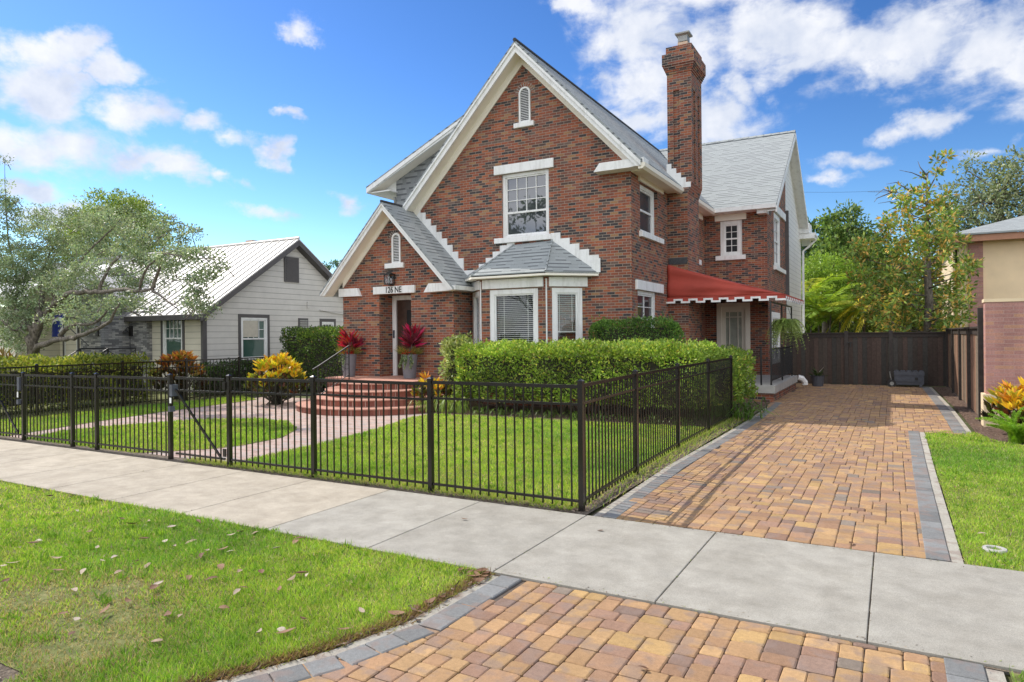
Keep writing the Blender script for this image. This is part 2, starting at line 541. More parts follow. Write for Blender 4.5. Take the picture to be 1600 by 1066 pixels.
def glass_mat(name, tint=(0.015, 0.02, 0.028), clear=False, refl=1.0, ior=1.9):
    m, nt, b = newmat(name)
    out = [n for n in nt.nodes if n.type == 'OUTPUT_MATERIAL'][0]
    gl = nd(nt, 'ShaderNodeBsdfGlossy'); gl.inputs['Roughness'].default_value = 0.015
    gl.inputs['Color'].default_value = (0.95, 0.96, 1.0, 1)
    fr = nd(nt, 'ShaderNodeFresnel'); fr.inputs['IOR'].default_value = ior
    bp = nd(nt, 'ShaderNodeBump'); bp.inputs['Strength'].default_value = 0.04; bp.inputs['Distance'].default_value = 0.02
    nt.links.new(noise(nt, 2.2, 1), bp.inputs['Height']); nt.links.new(bp.outputs[0], gl.inputs['Normal'])
    if clear:
        base = nd(nt, 'ShaderNodeBsdfTransparent'); base.inputs[0].default_value = (0.95, 0.97, 0.97, 1)
    else:
        base = b; b.inputs['Base Color'].default_value = (*tint, 1); b.inputs['Roughness'].default_value = 0.6
    mx = nd(nt, 'ShaderNodeMixShader')
    nt.links.new(math_(nt, 'MULTIPLY', fr.outputs[0], refl, True), mx.inputs[0])
    nt.links.new(base.outputs[0], mx.inputs[1]); nt.links.new(gl.outputs[0], mx.inputs[2])
    nt.links.new(mx.outputs[0], out.inputs[0])
    return m


BR_STOPS = [(0.0, (0.050, 0.041, 0.043)), (0.13, (0.10, 0.060, 0.050)), (0.25, (0.21, 0.068, 0.042)), (0.42, (0.275, 0.080, 0.043)),
            (0.62, (0.325, 0.102, 0.048)), (0.79, (0.22, 0.088, 0.060)), (0.88, (0.31, 0.170, 0.085)), (0.95, (0.15, 0.098, 0.080))]
mt = {}
mt['brick'] = brick_mat('house brick', BR_STOPS, (0.30, 0.245, 0.195))
mt['stepbrick'] = brick_mat('step brick', [(0.0, (0.20, 0.062, 0.042)), (0.4, (0.26, 0.080, 0.050)), (0.75, (0.235, 0.085, 0.058))], (0.45, 0.33, 0.27), 0.21, 0.17, 0.006)
mt['nosing'] = plain('step nosing', (0.44, 0.225, 0.165), 0.8, 0.18, 20, 0.2)
m_, nt_, b_ = newmat('white trim paint')
g_ = nd(nt_, 'ShaderNodeNewGeometry'); mp_ = nd(nt_, 'ShaderNodeMapping'); mp_.inputs['Scale'].default_value = (5, 5, .7); nt_.links.new(g_.outputs['Position'], mp_.inputs[0])
c_ = mixc(nt_, .5, (0.81, 0.81, 0.80), rampn(nt_, noise(nt_, 1.3, 7, .65, mp_.outputs[0]), [(.34, (.66, .65, .62)), (.5, (1.0, 1.0, 1.0))]), 'MULTIPLY')
nt_.links.new(mixc(nt_, .25, c_, rampn(nt_, noise(nt_, 14, 6, .7), [(.34, (.72, .71, .68)), (.5, (1, 1, 1))]), 'MULTIPLY'), b_.inputs['Base Color'])
b_.inputs['Roughness'].default_value = .55; bump(nt_, b_, noise(nt_, 30, 4), .08, .01)
mt['white'] = m_
mt['cream'] = plain('cream soffit paint', (0.84, 0.79, 0.69), 0.6, 0.04, 2)
mt['shingle'] = shingle_mat('grey roof shingles', [(0.1, (0.275, 0.298, 0.30)), (0.5, (0.30, 0.325, 0.328)), (0.9, (0.325, 0.35, 0.352))])
mt['wallshingle'] = shingle_mat('grey wall shingles', [(0.1, (0.20, 0.21, 0.22)), (0.9, (0.29, 0.30, 0.31))], 0.16, 0.17)
mt['ridge'] = plain('dark ridge', (0.06, 0.063, 0.07), 0.9, 0.3, 20)
mt['siding'] = lap_mat('white lap siding', (0.70, 0.70, 0.68), 0.18)
mt['greysiding'] = lap_mat('grey lap siding', (0.60, 0.575, 0.535), 0.2, 0.07, 0.42)
mt['creamsiding'] = lap_mat('cream lap siding', (0.68, 0.63, 0.52), 0.2, 0.07, 0.45)
mt['greytrim'] = plain('dark grey trim', (0.085, 0.078, 0.078), 0.6, 0.1, 5)
mt['metalroof'] = plain('white metal roof', (0.56, 0.54, 0.515), 0.4, 0.05, 2.0)
mt['glass'] = glass_mat('reflective glass', ior=2.1)
mt['darkglass'] = glass_mat('dark glass', (0.012, 0.014, 0.018), ior=1.45)
mt['clearglass'] = glass_mat('clear glass', clear=True, ior=1.5, refl=0.55)
mt['greenglass'] = glass_mat('green tinted glass', (0.02, 0.075, 0.055), ior=1.5)
mt['blind'] = plain('white blinds', (0.88, 0.86, 0.80), 0.6, 0.03)
mt['curtain'] = plain('pale curtain', (0.52, 0.48, 0.40), 0.8, 0.1)
mt['doorpane'] = plain('door blind with painted reflection', (0.34, 0.36, 0.31), 0.5, 0.25, 3)  # white blind with the pane's greenish reflection put into its colour
mt['void'] = plain('dark room', (0.02, 0.02, 0.02), 0.9)
mt['awning'] = plain('red awning canvas', (0.39, 0.056, 0.036), 0.75, 0.12, 1.6, 0.35, bscale=3.0)
mt['iron'] = plain('black painted metal', (0.018, 0.017, 0.017), 0.42, 0.2, 9)
mt['fence'] = plain('bronze black fence coat', (0.014, 0.0115, 0.010), 0.2, 0.2, 9, spec=0.5)
mt['wooddoor'] = plain('stained wood', (0.052, 0.023, 0.013), 0.45, 0.35, 7)
mt['concrete'] = plain('concrete', (0.42, 0.41, 0.38), 0.85, 0.12, 5, 0.3)
def bark_mat(name, a, b_):
    m, nt, b = newmat(name)
    g = nd(nt, 'ShaderNodeNewGeometry'); mp = nd(nt, 'ShaderNodeMapping'); mp.inputs['Scale'].default_value = (1, 1, .28)
    nt.links.new(g.outputs['Position'], mp.inputs[0])
    n1 = noise(nt, 20, 8, .7, mp.outputs[0])
    nt.links.new(rampn(nt, n1, [(.36, a), (.62, b_)]), b.inputs['Base Color']); b.inputs['Roughness'].default_value = .95
    bump(nt, b, n1, 1.0, .05); return m


mt['bark'] = bark_mat('grey bark', (0.055, 0.045, 0.035), (0.25, 0.215, 0.175))
mt['darkbark'] = plain('brown bark', (0.14, 0.11, 0.085), 0.9, 0.35, 9, 0.8, bscale=25)
mt['twig'] = plain('shaded twigs', (0.035, 0.032, 0.02), 0.95, 0.4, 25, 0.5)
mt['leaf'] = leafmat('leaf')
mt['glossleaf'] = leafmat('glossy leaf', 0.28, 0.42, 0.35)
mt['grass'] = leafmat('grass blade', 0.4, 0.5, 0.25)
mt['paver'] = attrmat('concrete pavers', 0.85, 38, 0.6, 0.5, 0.74, 1.2, 0.25, blot=(0.24, 0.18, 0.155), grime=0.55)
mt['slab'] = attrmat('sidewalk concrete', 0.88, 5, 0.7, 0.35, 0.78, 1.14, grime=0.8)
mt['dryleaf'] = attrmat('dry leaf', 0.7, 60, 0.4, 0.3)
mt['plank'] = attrmat('dark stained planks', 0.75, 14, 0.6, 0.4, 0.6, 1.35)
mt['pot'] = plain('grey planter', (0.17, 0.17, 0.19), 0.6, 0.08, 8)
mt['plastic'] = plain('black plastic', (0.075, 0.082, 0.10), 0.5, 0.15, 10)
mt['stone'] = brick_mat('stacked grey stone', [(0.0, (0.18, 0.18, 0.19)), (0.35, (0.32, 0.32, 0.325)), (0.7, (0.45, 0.44, 0.43))], (0.12, 0.12, 0.12), 0.24, 0.06, 0.004)
mt['tan'] = plain('tan stucco', (0.86, 0.66, 0.43), 0.85, 0.06, 2, 0.2)
mt['palecream'] = plain('pale cream stucco', (0.74, 0.60, 0.40), 0.85, 0.05, 2, 0.2)
mt['pinkbrick'] = brick_mat('mauve brick', [(0.0, (0.41, 0.215, 0.19)), (0.35, (0.46, 0.25, 0.22)), (0.7, (0.50, 0.265, 0.205)), (0.9, (0.50, 0.28, 0.19))], (0.40, 0.26, 0.24), 0.30, 0.068, 0.004)
mt['terracotta'] = plain('terracotta fascia', (0.42, 0.20, 0.12), 0.6)
mt['grout'] = plain('paver grout', (0.09, 0.07, 0.055), 0.95, 0.3, 20)
mt['silver'] = plain('dull metal', (0.32, 0.32, 0.30), 0.5, 0.15, 12, metal=0.4)
mt['flue'] = plain('clay flue', (0.60, 0.45, 0.33), 0.8)
mt['black'] = plain('black lettering', (0.015, 0.015, 0.015), 0.5)
mt['blue'] = plain('blue flag cloth', (0.012, 0.03, 0.22), 0.7, 0.2)
mt['cloth'] = plain('white cloth', (0.75, 0.75, 0.75), 0.7)
mt['pvc'] = plain('white plastic', (0.8, 0.8, 0.78), 0.4)


def ground_mat():
    m, nt, b = newmat('ground soil and turf')
    c = rampn(nt, noise(nt, 3.0, 8, 0.65), [(0.3, (0.045, 0.035, 0.022)), (0.5, (0.07, 0.075, 0.02)), (0.7, (0.06, 0.10, 0.018))])
    nt.links.new(c, b.inputs['Base Color']); b.inputs['Roughness'].default_value = 0.95
    bump(nt, b, noise(nt, 40, 5), 0.8, 0.02); return m


def soil_mat(name, a, b_, c_, sc_=30):
    m, nt, b = newmat(name)
    c = rampn(nt, noise(nt, sc_, 8, 0.7), [(0.3, a), (0.5, b_), (0.72, c_)])
    nt.links.new(c, b.inputs['Base Color']); b.inputs['Roughness'].default_value = 0.95
    bump(nt, b, noise(nt, sc_ * 2, 5), 1.0, 0.03); return m


mt['ground'] = ground_mat()
mt['lawnsoil'] = soil_mat('turf thatch', (0.07, 0.08, 0.022), (0.13, 0.15, 0.035), (0.24, 0.22, 0.09), 9)
mt['straw'] = soil_mat('bare straw and soil', (0.12, 0.09, 0.06), (0.30, 0.235, 0.15), (0.46, 0.38, 0.27), 22)
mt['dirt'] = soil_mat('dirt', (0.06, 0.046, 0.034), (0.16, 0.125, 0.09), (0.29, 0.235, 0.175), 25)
mt['mulch'] = soil_mat('bark mulch', (0.05, 0.033, 0.024), (0.14, 0.085, 0.06), (0.3, 0.22, 0.16), 28)
mt['asphalt'] = plain('asphalt', (0.055, 0.055, 0.055), 0.9, 0.2, 10, 0.4)


def walk_mat():
    m, nt, b = newmat('pink brick walk')
    g = nd(nt, 'ShaderNodeNewGeometry')
    n = brick_node(nt, g.outputs['Position'], 0.2, 0.1, 0.006)
    c = rampn(nt, n.outputs['Color'], [(0.0, (0.29, 0.19, 0.155)), (0.35, (0.37, 0.25, 0.205)), (0.7, (0.42, 0.30, 0.255)), (0.9, (0.31, 0.265, 0.245))])
    c = mixc(nt, 0.4, c, rampn(nt, noise(nt, 2, 5), [(0.35, (0.75,) * 3), (0.65, (1.2,) * 3)]), 'MULTIPLY')
    c = mixc(nt, n.outputs['Fac'], c, (0.5, 0.43, 0.38))
    nt.links.new(c, b.inputs['Base Color']); b.inputs['Roughness'].default_value = 0.9
    bump(nt, b, math_(nt, 'SUBTRACT', 1.0, n.outputs['Fac']), 0.4, 0.005); return m


mt['walk'] = walk_mat()

# ------------------------------------------------------------------ ground, sidewalk, drive, paths
mb = MB(); mb.add([(-400, -400, -0.012), (400, -400, -0.012), (400, 400, -0.012), (-400, 400, -0.012)], [(0, 1, 2, 3)])
struct(mb.build('ground', mt['ground']))
sheet('road', [(-120, -8.5), (60, -8.5), (60, -1.2), (-120, -1.2)], -0.004, mt['asphalt'])


mt['oldkerb'] = plain('old kerb concrete', (.30, .24, .19), .9, .25, 9, .4)


def color_boxes(name, items, m):
    """items: (outline, z0, z1, chamfer, colour): low blocks with chamfered top edges in one mesh"""
    co, fc, cl = [], [], []
    for (poly, z0, z1, ch, c) in items:
        k = len(poly); o = len(co)
        cx = sum(p[0] for p in poly) / k; cy = sum(p[1] for p in poly) / k
        for (x, y) in poly: co.append((x, y, z0))
        for (x, y) in poly: co.append((x, y, z1 - ch * 0.7))
        tilt = R.uniform(-.0012, .0012) if k > 4 else 0
        for (x, y) in poly:
            d = math.hypot(x - cx, y - cy); s = max(0.0, 1 - ch * 1.3 / d)
            co.append((cx + (x - cx) * s, cy + (y - cy) * s, z1 + tilt))
        for i in range(k):
            j = (i + 1) % k
            fc.append((o + i, o + j, o + k + j, o + k + i)); fc.append((o + k + i, o + k + j, o + 2 * k + j, o + 2 * k + i))
        fc.append(tuple(o + 2 * k + i for i in range(k)))
        cl += [c] * (3 * k)
    me = bpy.data.meshes.new(name); me.from_pydata(co, [], fc); me.materials.append(m)
    a = me.color_attributes.new('Col', 'FLOAT_COLOR', 'POINT')
    a.data.foreach_set('color', np.array([(*c, 1) for c in cl], dtype=np.float32).ravel())
    o = bpy.data.objects.new(name, me); COL.objects.link(o)
    return struct(o)


# sidewalk slabs
items = []
x = -40.0
edges = [-2.63 + 1.245 * k for k in range(1, 30)]
left = [-2.63 - 1.225 * k for k in range(0, 30)]
xs = sorted(left + edges)
for x0, x1 in zip(xs[:-1], xs[1:]):
    w = R.uniform(0.94, 1.05)
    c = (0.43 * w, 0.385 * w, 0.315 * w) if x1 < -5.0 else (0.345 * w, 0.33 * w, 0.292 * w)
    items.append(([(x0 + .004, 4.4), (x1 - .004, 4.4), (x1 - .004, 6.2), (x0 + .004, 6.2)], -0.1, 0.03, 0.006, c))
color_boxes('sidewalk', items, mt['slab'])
sheet('sidewalk_joint_bed', [(-40, 4.38), (33, 4.38), (33, 6.22), (-40, 6.22)], 0.012, mt['dirt'])

# pavers
PCOL = [(0.53, 0.335, 0.165), (0.50, 0.305, 0.155), (0.44, 0.26, 0.145), (0.385, 0.225, 0.145), (0.33, 0.195, 0.15), (0.26, 0.175, 0.155), (0.225, 0.205, 0.19), (0.56, 0.365, 0.15)]
PW = [5, 6, 6, 4, 2.2, 1.2, 0.5, 1.6]


def octa(x0, x1, y0, y1, g, c):
    x0 += g; x1 -= g; y0 += g; y1 -= g
    j = lambda: R.uniform(-.002, .002)
    return [(x0 + c, y0 + j()), (x1 - c, y0 + j()), (x1 + j(), y0 + c), (x1 + j(), y1 - c), (x1 - c, y1 + j()), (x0 + c, y1 + j()), (x0 + j(), y1 - c), (x0 + j(), y0 + c)]


def pave(poly, u, x0, y0, nx, ny, z, ch=0.008, ymax=1e9):
    used = np.zeros((ny + 4, nx + 4), bool); out = []
    sizes = [(3, 2), (3, 2), (2, 2), (3, 3), (2, 3), (3, 3), (2, 2)]
    for j in range(ny):
        i = 0
        while i < nx:
            if used[j, i]: i += 1; continue
            gap = 0
            while i + gap < nx and not used[j, i + gap]: gap += 1
            R.shuffle(sizes); best = None
            for (w, h) in sizes:
                if w <= gap and gap - w != 1: best = (w, h); break
            if best is None: best = (min(gap, 3), R.choice((2, 3)))
            w, h = best
            used[j:j + h, i:i + w] = True
            ax, bx, ay, by = x0 + i * u, x0 + (i + w) * u, y0 + j * u, y0 + (j + h) * u
            by = min(by, ymax)
            if by - ay < .025: i += w; continue
            cx, cy = (ax + bx) / 2, (ay + by) / 2
            if inpoly(np.array([cx]), np.array([cy]), poly)[0]:
                c = (np.array(R.choices(PCOL, PW)[0]) * .72 + np.array((.36, .25, .165)) * .28) * R.uniform(0.74, 1.02) * np.array((.97, .96, .92))
                out.append((octa(ax, bx, ay, by, 0.0025, 0.010), z - .05, z + R.uniform(-.002, .002), ch, tuple(c)))
            i += w
    return out


def gray(): 
    w = R.uniform(0.8, 1.2); return (0.20 * w, 0.205 * w, 0.205 * w)


def border(path, width, step, z, side=1):
    """soldier course of grey pavers along a polyline; outer edge on `path`, body to its left (side=1) or right"""
    out = []; conc = []
    P = [Vector((*p, 0)) for p in path]
    for a, b in zip(P[:-1], P[1:]):
        L_ = (b - a).length; d = (b - a) / L_; n = Vector((-d.y, d.x, 0)) * side
        k = max(1, round(L_ / step))
        for i in range(k):
            p = a + d * (L_ * i / k); q = a + d * (L_ * (i + 1) / k)
            p2 = p + d * .003; q2 = q - d * .003
            quad = [p2, q2, q2 + n * width, p2 + n * width]
            if side < 0: quad = quad[::-1]
            out.append(([(v.x, v.y) for v in quad], z - .05, z + R.uniform(-.002, .002), .006, gray()))
        quad = [a - n * .085, b - n * .085, b - n * .004, a - n * .004]
        if side < 0: quad = quad[::-1]
        w = R.uniform(.9, 1.05)
        conc.append(([(v.x, v.y) for v in quad], z - .08, z - .012, .012, (0.40 * w, 0.38 * w, 0.33 * w)))
    return out, conc


drive = [(-2.34, 6.22), (0.215, 6.22), (0.215, 14.0), (0.93, 14.0), (0.93, 18), (0.8, 25.6), (-3.2, 25.6), (-2.6, 23.5), (-2.6, 18), (-2.36, 14.3)]
drive = [(x + (.06 if x > 0 else -.06), y) for x, y in drive]
it = pave(drive, 0.0615, -3.2, 6.225, 69, 318, 0.03)
b1, c1 = border([(-2.49, 6.22), (-2.57, 9), (-2.52, 12), (-2.5, 14.3), (-2.54, 16.5), (-2.6, 18.4)], 0.155, 0.155, 0.034, -1)
b2, c2 = border([(0.38, 6.22), (0.38, 10), (0.40, 14.05)], 0.165, 0.2, 0.034, 1)
b3, c3 = border([(1.12, 14.1), (1.12, 18), (1.0, 25.5)], 0.2, 0.155, 0.034, 1)
color_boxes('driveway', it + b1 + b2 + b3 + c1 + c2 + c3, mt['paver'])
sheet('driveway_bed', [(-2.6, 6.21), (0.45, 6.21), (0.45, 14.1), (1.18, 14.1), (1.05, 25.7), (-3.2, 25.7), (-2.65, 18.4), (-2.58, 14.3), (-2.64, 9)], 0.016, mt['grout'])
apron = [(-3.25, 1.2), (0.27, 1.2), (0.27, 4.39), (-2.42, 4.39), (-2.45, 3.4), (-2.93, 2.3)]
it = pave(apron, 0.0625, -3.4, 0.77, 59, 60, 0.018, 0.008, 4.386)
b1, c1 = border([(-2.55, 4.385), (-2.58, 3.4), (-2.74, 2.85), (-2.99, 2.37), (-3.45, 1.5)], 0.175, 0.205, 0.024, 1)
b1 = [(p, a, b, .009, c) for (p, a, b, _, c) in b1]
b2, c2 = border([(0.41, 1.2), (0.41, 4.385)], 0.18, 0.2, 0.024, 1)
color_boxes('driveway_apron', it + b1 + b2 + c1 + c2, mt['paver'])
sheet('apron_bed', [(-3.6, 1.2), (0.46, 1.2), (0.46, 4.39), (-2.62, 4.39), (-2.66, 3.4), (-2.83, 2.85), (-3.08, 2.37)], 0.004, mt['grout'])
mb = MB(); mb.box(-30, -4.12, 1.62, 1.83, -.1, .02)
struct(mb.build('kerb', mt['oldkerb']))
sheet('kerb_dirt', [(-30, 1.5), (-3.5, 1.5), (-3.55, 1.98), (-4.2, 2.02), (-30, 1.96)], .006, mt['dirt'])

sheet('walkway', [(-16.2, 6.25), (-8.0, 6.25), (-8.0, 12.6), (-9.3, 14.2), (-16.6, 14.6)], 0.008, mt['walk'])
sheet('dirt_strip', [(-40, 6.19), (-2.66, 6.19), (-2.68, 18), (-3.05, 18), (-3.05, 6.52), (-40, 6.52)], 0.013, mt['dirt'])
sheet('planting_bed', [(-9.35, 12.75), (-2.75, 13.05), (-2.75, 18.4), (-5.5, 18.5), (-5.5, 16), (-9.9, 16), (-9.9, 14.2)], 0.02, mt['mulch'])
sheet('side_bed', [(1.27, 13.4), (3.6, 12.3), (3.6, 15.4), (1.6, 15.4), (1.55, 25.7), (1.13, 25.7), (1.27, 18)], 0.016, mt['mulch'])
sheet('verge_dirt_edge', [(-3.15, 2.30), (-2.62, 3.4), (-2.55, 4.41), (-2.85, 4.41), (-3.3, 2.6)], 0.006, mt['dirt'])
sheet('neighbour_bed', [(-40, 6.5), (-17.65, 6.5), (-17.65, 22), (-40, 22)], 0.004, mt['lawnsoil'])

# lawns: soil sheet and individual blades
GC = [(0.29, 0.47, 0.05), (0.37, 0.54, 0.06), (0.20, 0.37, 0.035), (0.48, 0.57, 0.10), (0.56, 0.50, 0.20), (0.60, 0.50, 0.30)]


def lawn(name, poly, dens, hgt, wid, z=0.012, gw=(6, 5, 4, 3, .6, .25), bare=None, near=None):
    sheet(name + '_soil', poly, z, mt['lawnsoil'])
    x, y = sample_poly(poly, dens)
    if near is not None:                      # thin out with distance from the sidewalk viewer
        d = np.hypot(x, y); keep = rng.random(len(x)) < np.clip((near / d) ** 2, 0.12, 1); x, y = x[keep], y[keep]
        wd = wid * np.clip(np.hypot(x, y) / near, 1, 2.2)
    else: wd = np.full(len(x), wid)
    if bare is not None:
        p = np.ones(len(x))
        for (bx, by, br) in bare: p *= 1 - 0.75 * np.exp(-((x - bx) ** 2 + (y - by) ** 2) / br ** 2)
        k = rng.random(len(x)) < p; x, y, wd = x[k], y[k], wd[k]
    n = len(x)
    dry = np.zeros(n)
    for (bx, by, br) in bare or []: dry = np.maximum(dry, np.exp(-((x - bx) ** 2 + (y - by) ** 2) / (br * 1.5) ** 2))
    tuft = 0.5 + 0.5 * np.sin(x * 5.1 + np.sin(y * 4.3) * 2) * np.sin(y * 6.3 + np.sin(x * 3.7) * 2)
    h = hgt * (0.55 + 0.5 * rng.random(n) + 0.3 * tuft)
    D = np.stack([rng.normal(size=n) * .55, rng.normal(size=n) * .55, np.ones(n)], 1)
    P = np.stack([x, y, np.full(n, z - .004)], 1)
    lv = Leaves(); c = pick(GC, n, gw)
    c = c * (0.86 + 0.28 * tuft)[:, None]
    # broad patches: fresher green here, drier there
    pn = sum(np.sin(x * f * ca + y * f * sa + ph) / (i + 1) for i, (f, ca, sa, ph) in enumerate([(1.3, .8, .6, 1), (2.1, -.5, .87, 4), (3.7, .95, -.3, 2), (6.5, .2, .98, 5), (11, -.8, .6, .5)])) / 1.6
    pn = np.clip(pn + rng.normal(size=n) * .35, -1, 1)[:, None]
    c = c * np.where(pn > 0, 1 + pn * np.array([.16, .04, .5]), 1 + pn * np.array([.42, .26, .1]))
    h = h * (1 - .22 * pn[:, 0]) * (1 - .45 * dry)
    isdry = (rng.random(n) < dry * .8)[:, None]; c = np.where(isdry, pick([(.42, .33, .17), (.5, .42, .25), (.3, .24, .12)], n), c)
    lv.add(P, D, h, wd, c)
    k = rng.random(n) < .10                         # dry thatch lying between the blades
    m_ = int(k.sum()); a_ = rng.uniform(0, 6.28, m_)
    lv.add(P[k] + np.array([0, 0, .012]), np.stack([np.cos(a_), np.sin(a_), rng.uniform(0, .35, m_)], 1), h[k] * 1.1, wd[k] * .8, pick([(.42, .34, .18), (.5, .43, .26), (.30, .25, .11)], m_))
    k = np.where(rng.random(n) < .0022)[0]          # coarse tufts and broadleaf weeds
    for q in k:
        r_ = 14; lv.add(P[q] + np.stack([rng.normal(size=r_) * .02, rng.normal(size=r_) * .02, np.zeros(r_)], 1), np.stack([rng.normal(size=r_) * .7, rng.normal(size=r_) * .7, np.ones(r_)], 1), hgt * rng.uniform(.9, 1.9, r_), wd[q] * rng.uniform(1, 2.0, r_), pick([(.16, .31, .03), (.22, .38, .04), (.12, .24, .03)], r_))
    o = lv.build(name + '_grass', mt['grass'], None, 0.1, 0.35)
    return tag(o, None, None, kind='stuff')


lawn('verge', [(-16, 1.92), (-4.08, 1.92), (-3.9, 1.5), (-3.62, 1.5), (-3.16, 2.36), (-2.92, 2.85), (-2.74, 3.4), (-2.70, 4.40), (-16, 4.40)], 11500, 0.05, 0.0048, near=4.6,
     bare=[(-4.42, 2.55, .34), (-4.15, 2.15, .28), (-4.85, 2.85, .24), (-4.0, 2.40, .14), (-5.2, 2.5, .28)], gw=(6, 5, 4, 3, .9, .5))
lawn('front', [(-8.2, 6.46), (-2.97, 6.46), (-2.99, 13.1), (-9.2, 12.8), (-9.24, 11.84), (-8.81, 10.57), (-8.55, 9.55), (-8.38, 8.41), (-8.3, 7.29)], 3600, 0.05, 0.009, near=9,
     gw=(5, 5, 3, 4, .6, .3))
lawn('oval', [(-13.7, 6.46), (-10.35, 6.46), (-9.6, 7.3), (-9.46, 7.75), (-9.54, 8.65), (-10.12, 9.55), (-11.21, 10.34), (-12.31, 10.44), (-13.44, 9.67), (-13.9, 8.52), (-14.2, 7.4)], 2600, 0.05, 0.011, near=12)
lawn('side', [(-14.4, 6.5), (-15.1, 8.54), (-15.57, 10.34), (-15.97, 13.11), (-16.1, 13.7), (-17.4, 14.2), (-17.4, 6.5)], 1400, 0.05, 0.013)
lawn('right', [(0.475, 6.2), (0.49, 13.9), (0.75, 14.3), (1.25, 14.4), (1.45, 13.4), (2.1, 12.7), (3.6, 12.3), (5.5, 12.1), (5.5, 6.2)], 5200, 0.047, 0.007, near=8)
lawn('near_right', [(0.52, 1.0), (5.5, 1.0), (5.5, 4.38), (0.52, 4.38)], 2600, 0.05, 0.007)
# ragged fringe under the fence
lv = Leaves()
n = 6500; x = rng.uniform(-9, -2.85, n); y = 6.46 + np.abs(rng.normal(size=n)) * .06 - .17 * rng.random(n) ** 1.5
lv.add(np.stack([x, y, np.full(n, .012)], 1), np.stack([rng.normal(size=n) * .7, rng.normal(size=n) * .5 - .3, np.ones(n)], 1), rng.uniform(.03, .1, n), .006, pick(GC, n))
n = 7000; y = rng.uniform(6.45, 14.6, n); x = -2.99 + np.abs(rng.normal(size=n)) * .07 + .28 * (rng.random(n) < .25) * rng.random(n)
lv.add(np.stack([x, y, np.full(n, .012)], 1), np.stack([rng.normal(size=n) * .6 + .3, rng.normal(size=n) * .6, np.ones(n)], 1), rng.uniform(.03, .1, n), .007, pick(GC, n))
n = 5200; t_ = rng.random(n); ex_ = np.interp(t_, [0, .35, .6, .8, 1], [-2.70, -2.74, -2.92, -3.16, -3.62]); ey_ = np.interp(t_, [0, .35, .6, .8, 1], [4.4, 3.4, 2.85, 2.36, 1.5])
lv.add(np.stack([ex_ + rng.normal(size=n) * .035 + .02, ey_, np.full(n, .008)], 1), np.stack([rng.normal(size=n) * .8 + .5, rng.normal(size=n) * .8, np.full(n, .7)], 1), rng.uniform(.025, .07, n), .005, pick([(.24, .15, .08), (.33, .23, .13), (.14, .09, .05), (.28, .33, .05)], n, (3, 3, 2, 2)))
tag(lv.build('edge_grass', mt['grass'], None, .1, .35), None, None, kind='stuff')

lv = Leaves()
for k in range(9):
    xj = -2.63 - 1.225 * (k - 2) if k >= 2 else -2.63 + 1.245 * (2 - k); n = 70
    lv.add(np.stack([xj + rng.normal(size=n) * .006, rng.uniform(4.42, 6.18, n), np.full(n, .026)], 1), np.stack([rng.normal(size=n), rng.normal(size=n), rng.uniform(0, .6, n)], 1), rng.uniform(.006, .022, n), .005, pick([(.15, .12, .08), (.24, .3, .06), (.3, .25, .18)], n))
n = 900; ye = np.where(rng.random(n) < .5, 6.18, 4.42) + rng.normal(size=n) * .03
lv.add(np.stack([rng.uniform(-12, .6, n), ye, np.full(n, .032)], 1), np.stack([rng.normal(size=n), rng.normal(size=n), rng.uniform(-.1, .2, n)], 1), rng.uniform(.006, .03, n), rng.uniform(.004, .01, n), pick([(.17, .11, .07), (.3, .23, .15), (.1, .07, .05), (.25, .3, .08)], n), S=np.array([[0, 0.02, 1.0]]))
tag(lv.build('joint_grit', mt['dryleaf']), None, None, kind='stuff')

# mulch chips and litter along the beds
lv = Leaves()
for (poly, dens) in [([(1.27, 14.6), (1.55, 14.6), (1.55, 25.6), (1.13, 25.6)], 260), ([(1.3, 13.3), (3.6, 12.2), (3.6, 15.3), (1.5, 15.3)], 180),
                     ([(-2.95, 6.25), (-2.68, 6.25), (-2.68, 14.5), (-2.98, 14.5)], 420), ([(-9, 6.22), (-2.7, 6.22), (-2.7, 6.44), (-9, 6.44)], 420), ([(-9.2, 12.8), (-2.8, 13.1), (-2.8, 13.5), (-9.2, 13.4)], 240), ([(-2.72, 4.38), (-2.60, 4.38), (-2.62, 3.4), (-2.78, 2.85), (-2.95, 2.85), (-2.76, 3.4)], 260)]:
    x, y = sample_poly(poly, dens); n = len(x)
    lv.add(np.stack([x, y, rng.uniform(.018, .035, n)], 1), np.stack([rng.normal(size=n), rng.normal(size=n), rng.normal(size=n) * .15], 1),
           rng.uniform(.03, .08, n), rng.uniform(.012, .03, n), pick([(.17, .11, .075), (.09, .055, .04), (.25, .19, .14), (.06, .04, .03)], n), S=np.array([[0, 0.02, 1.0]]))
tag(lv.build('mulch_chips', mt['dryleaf']), None, None, kind='stuff')

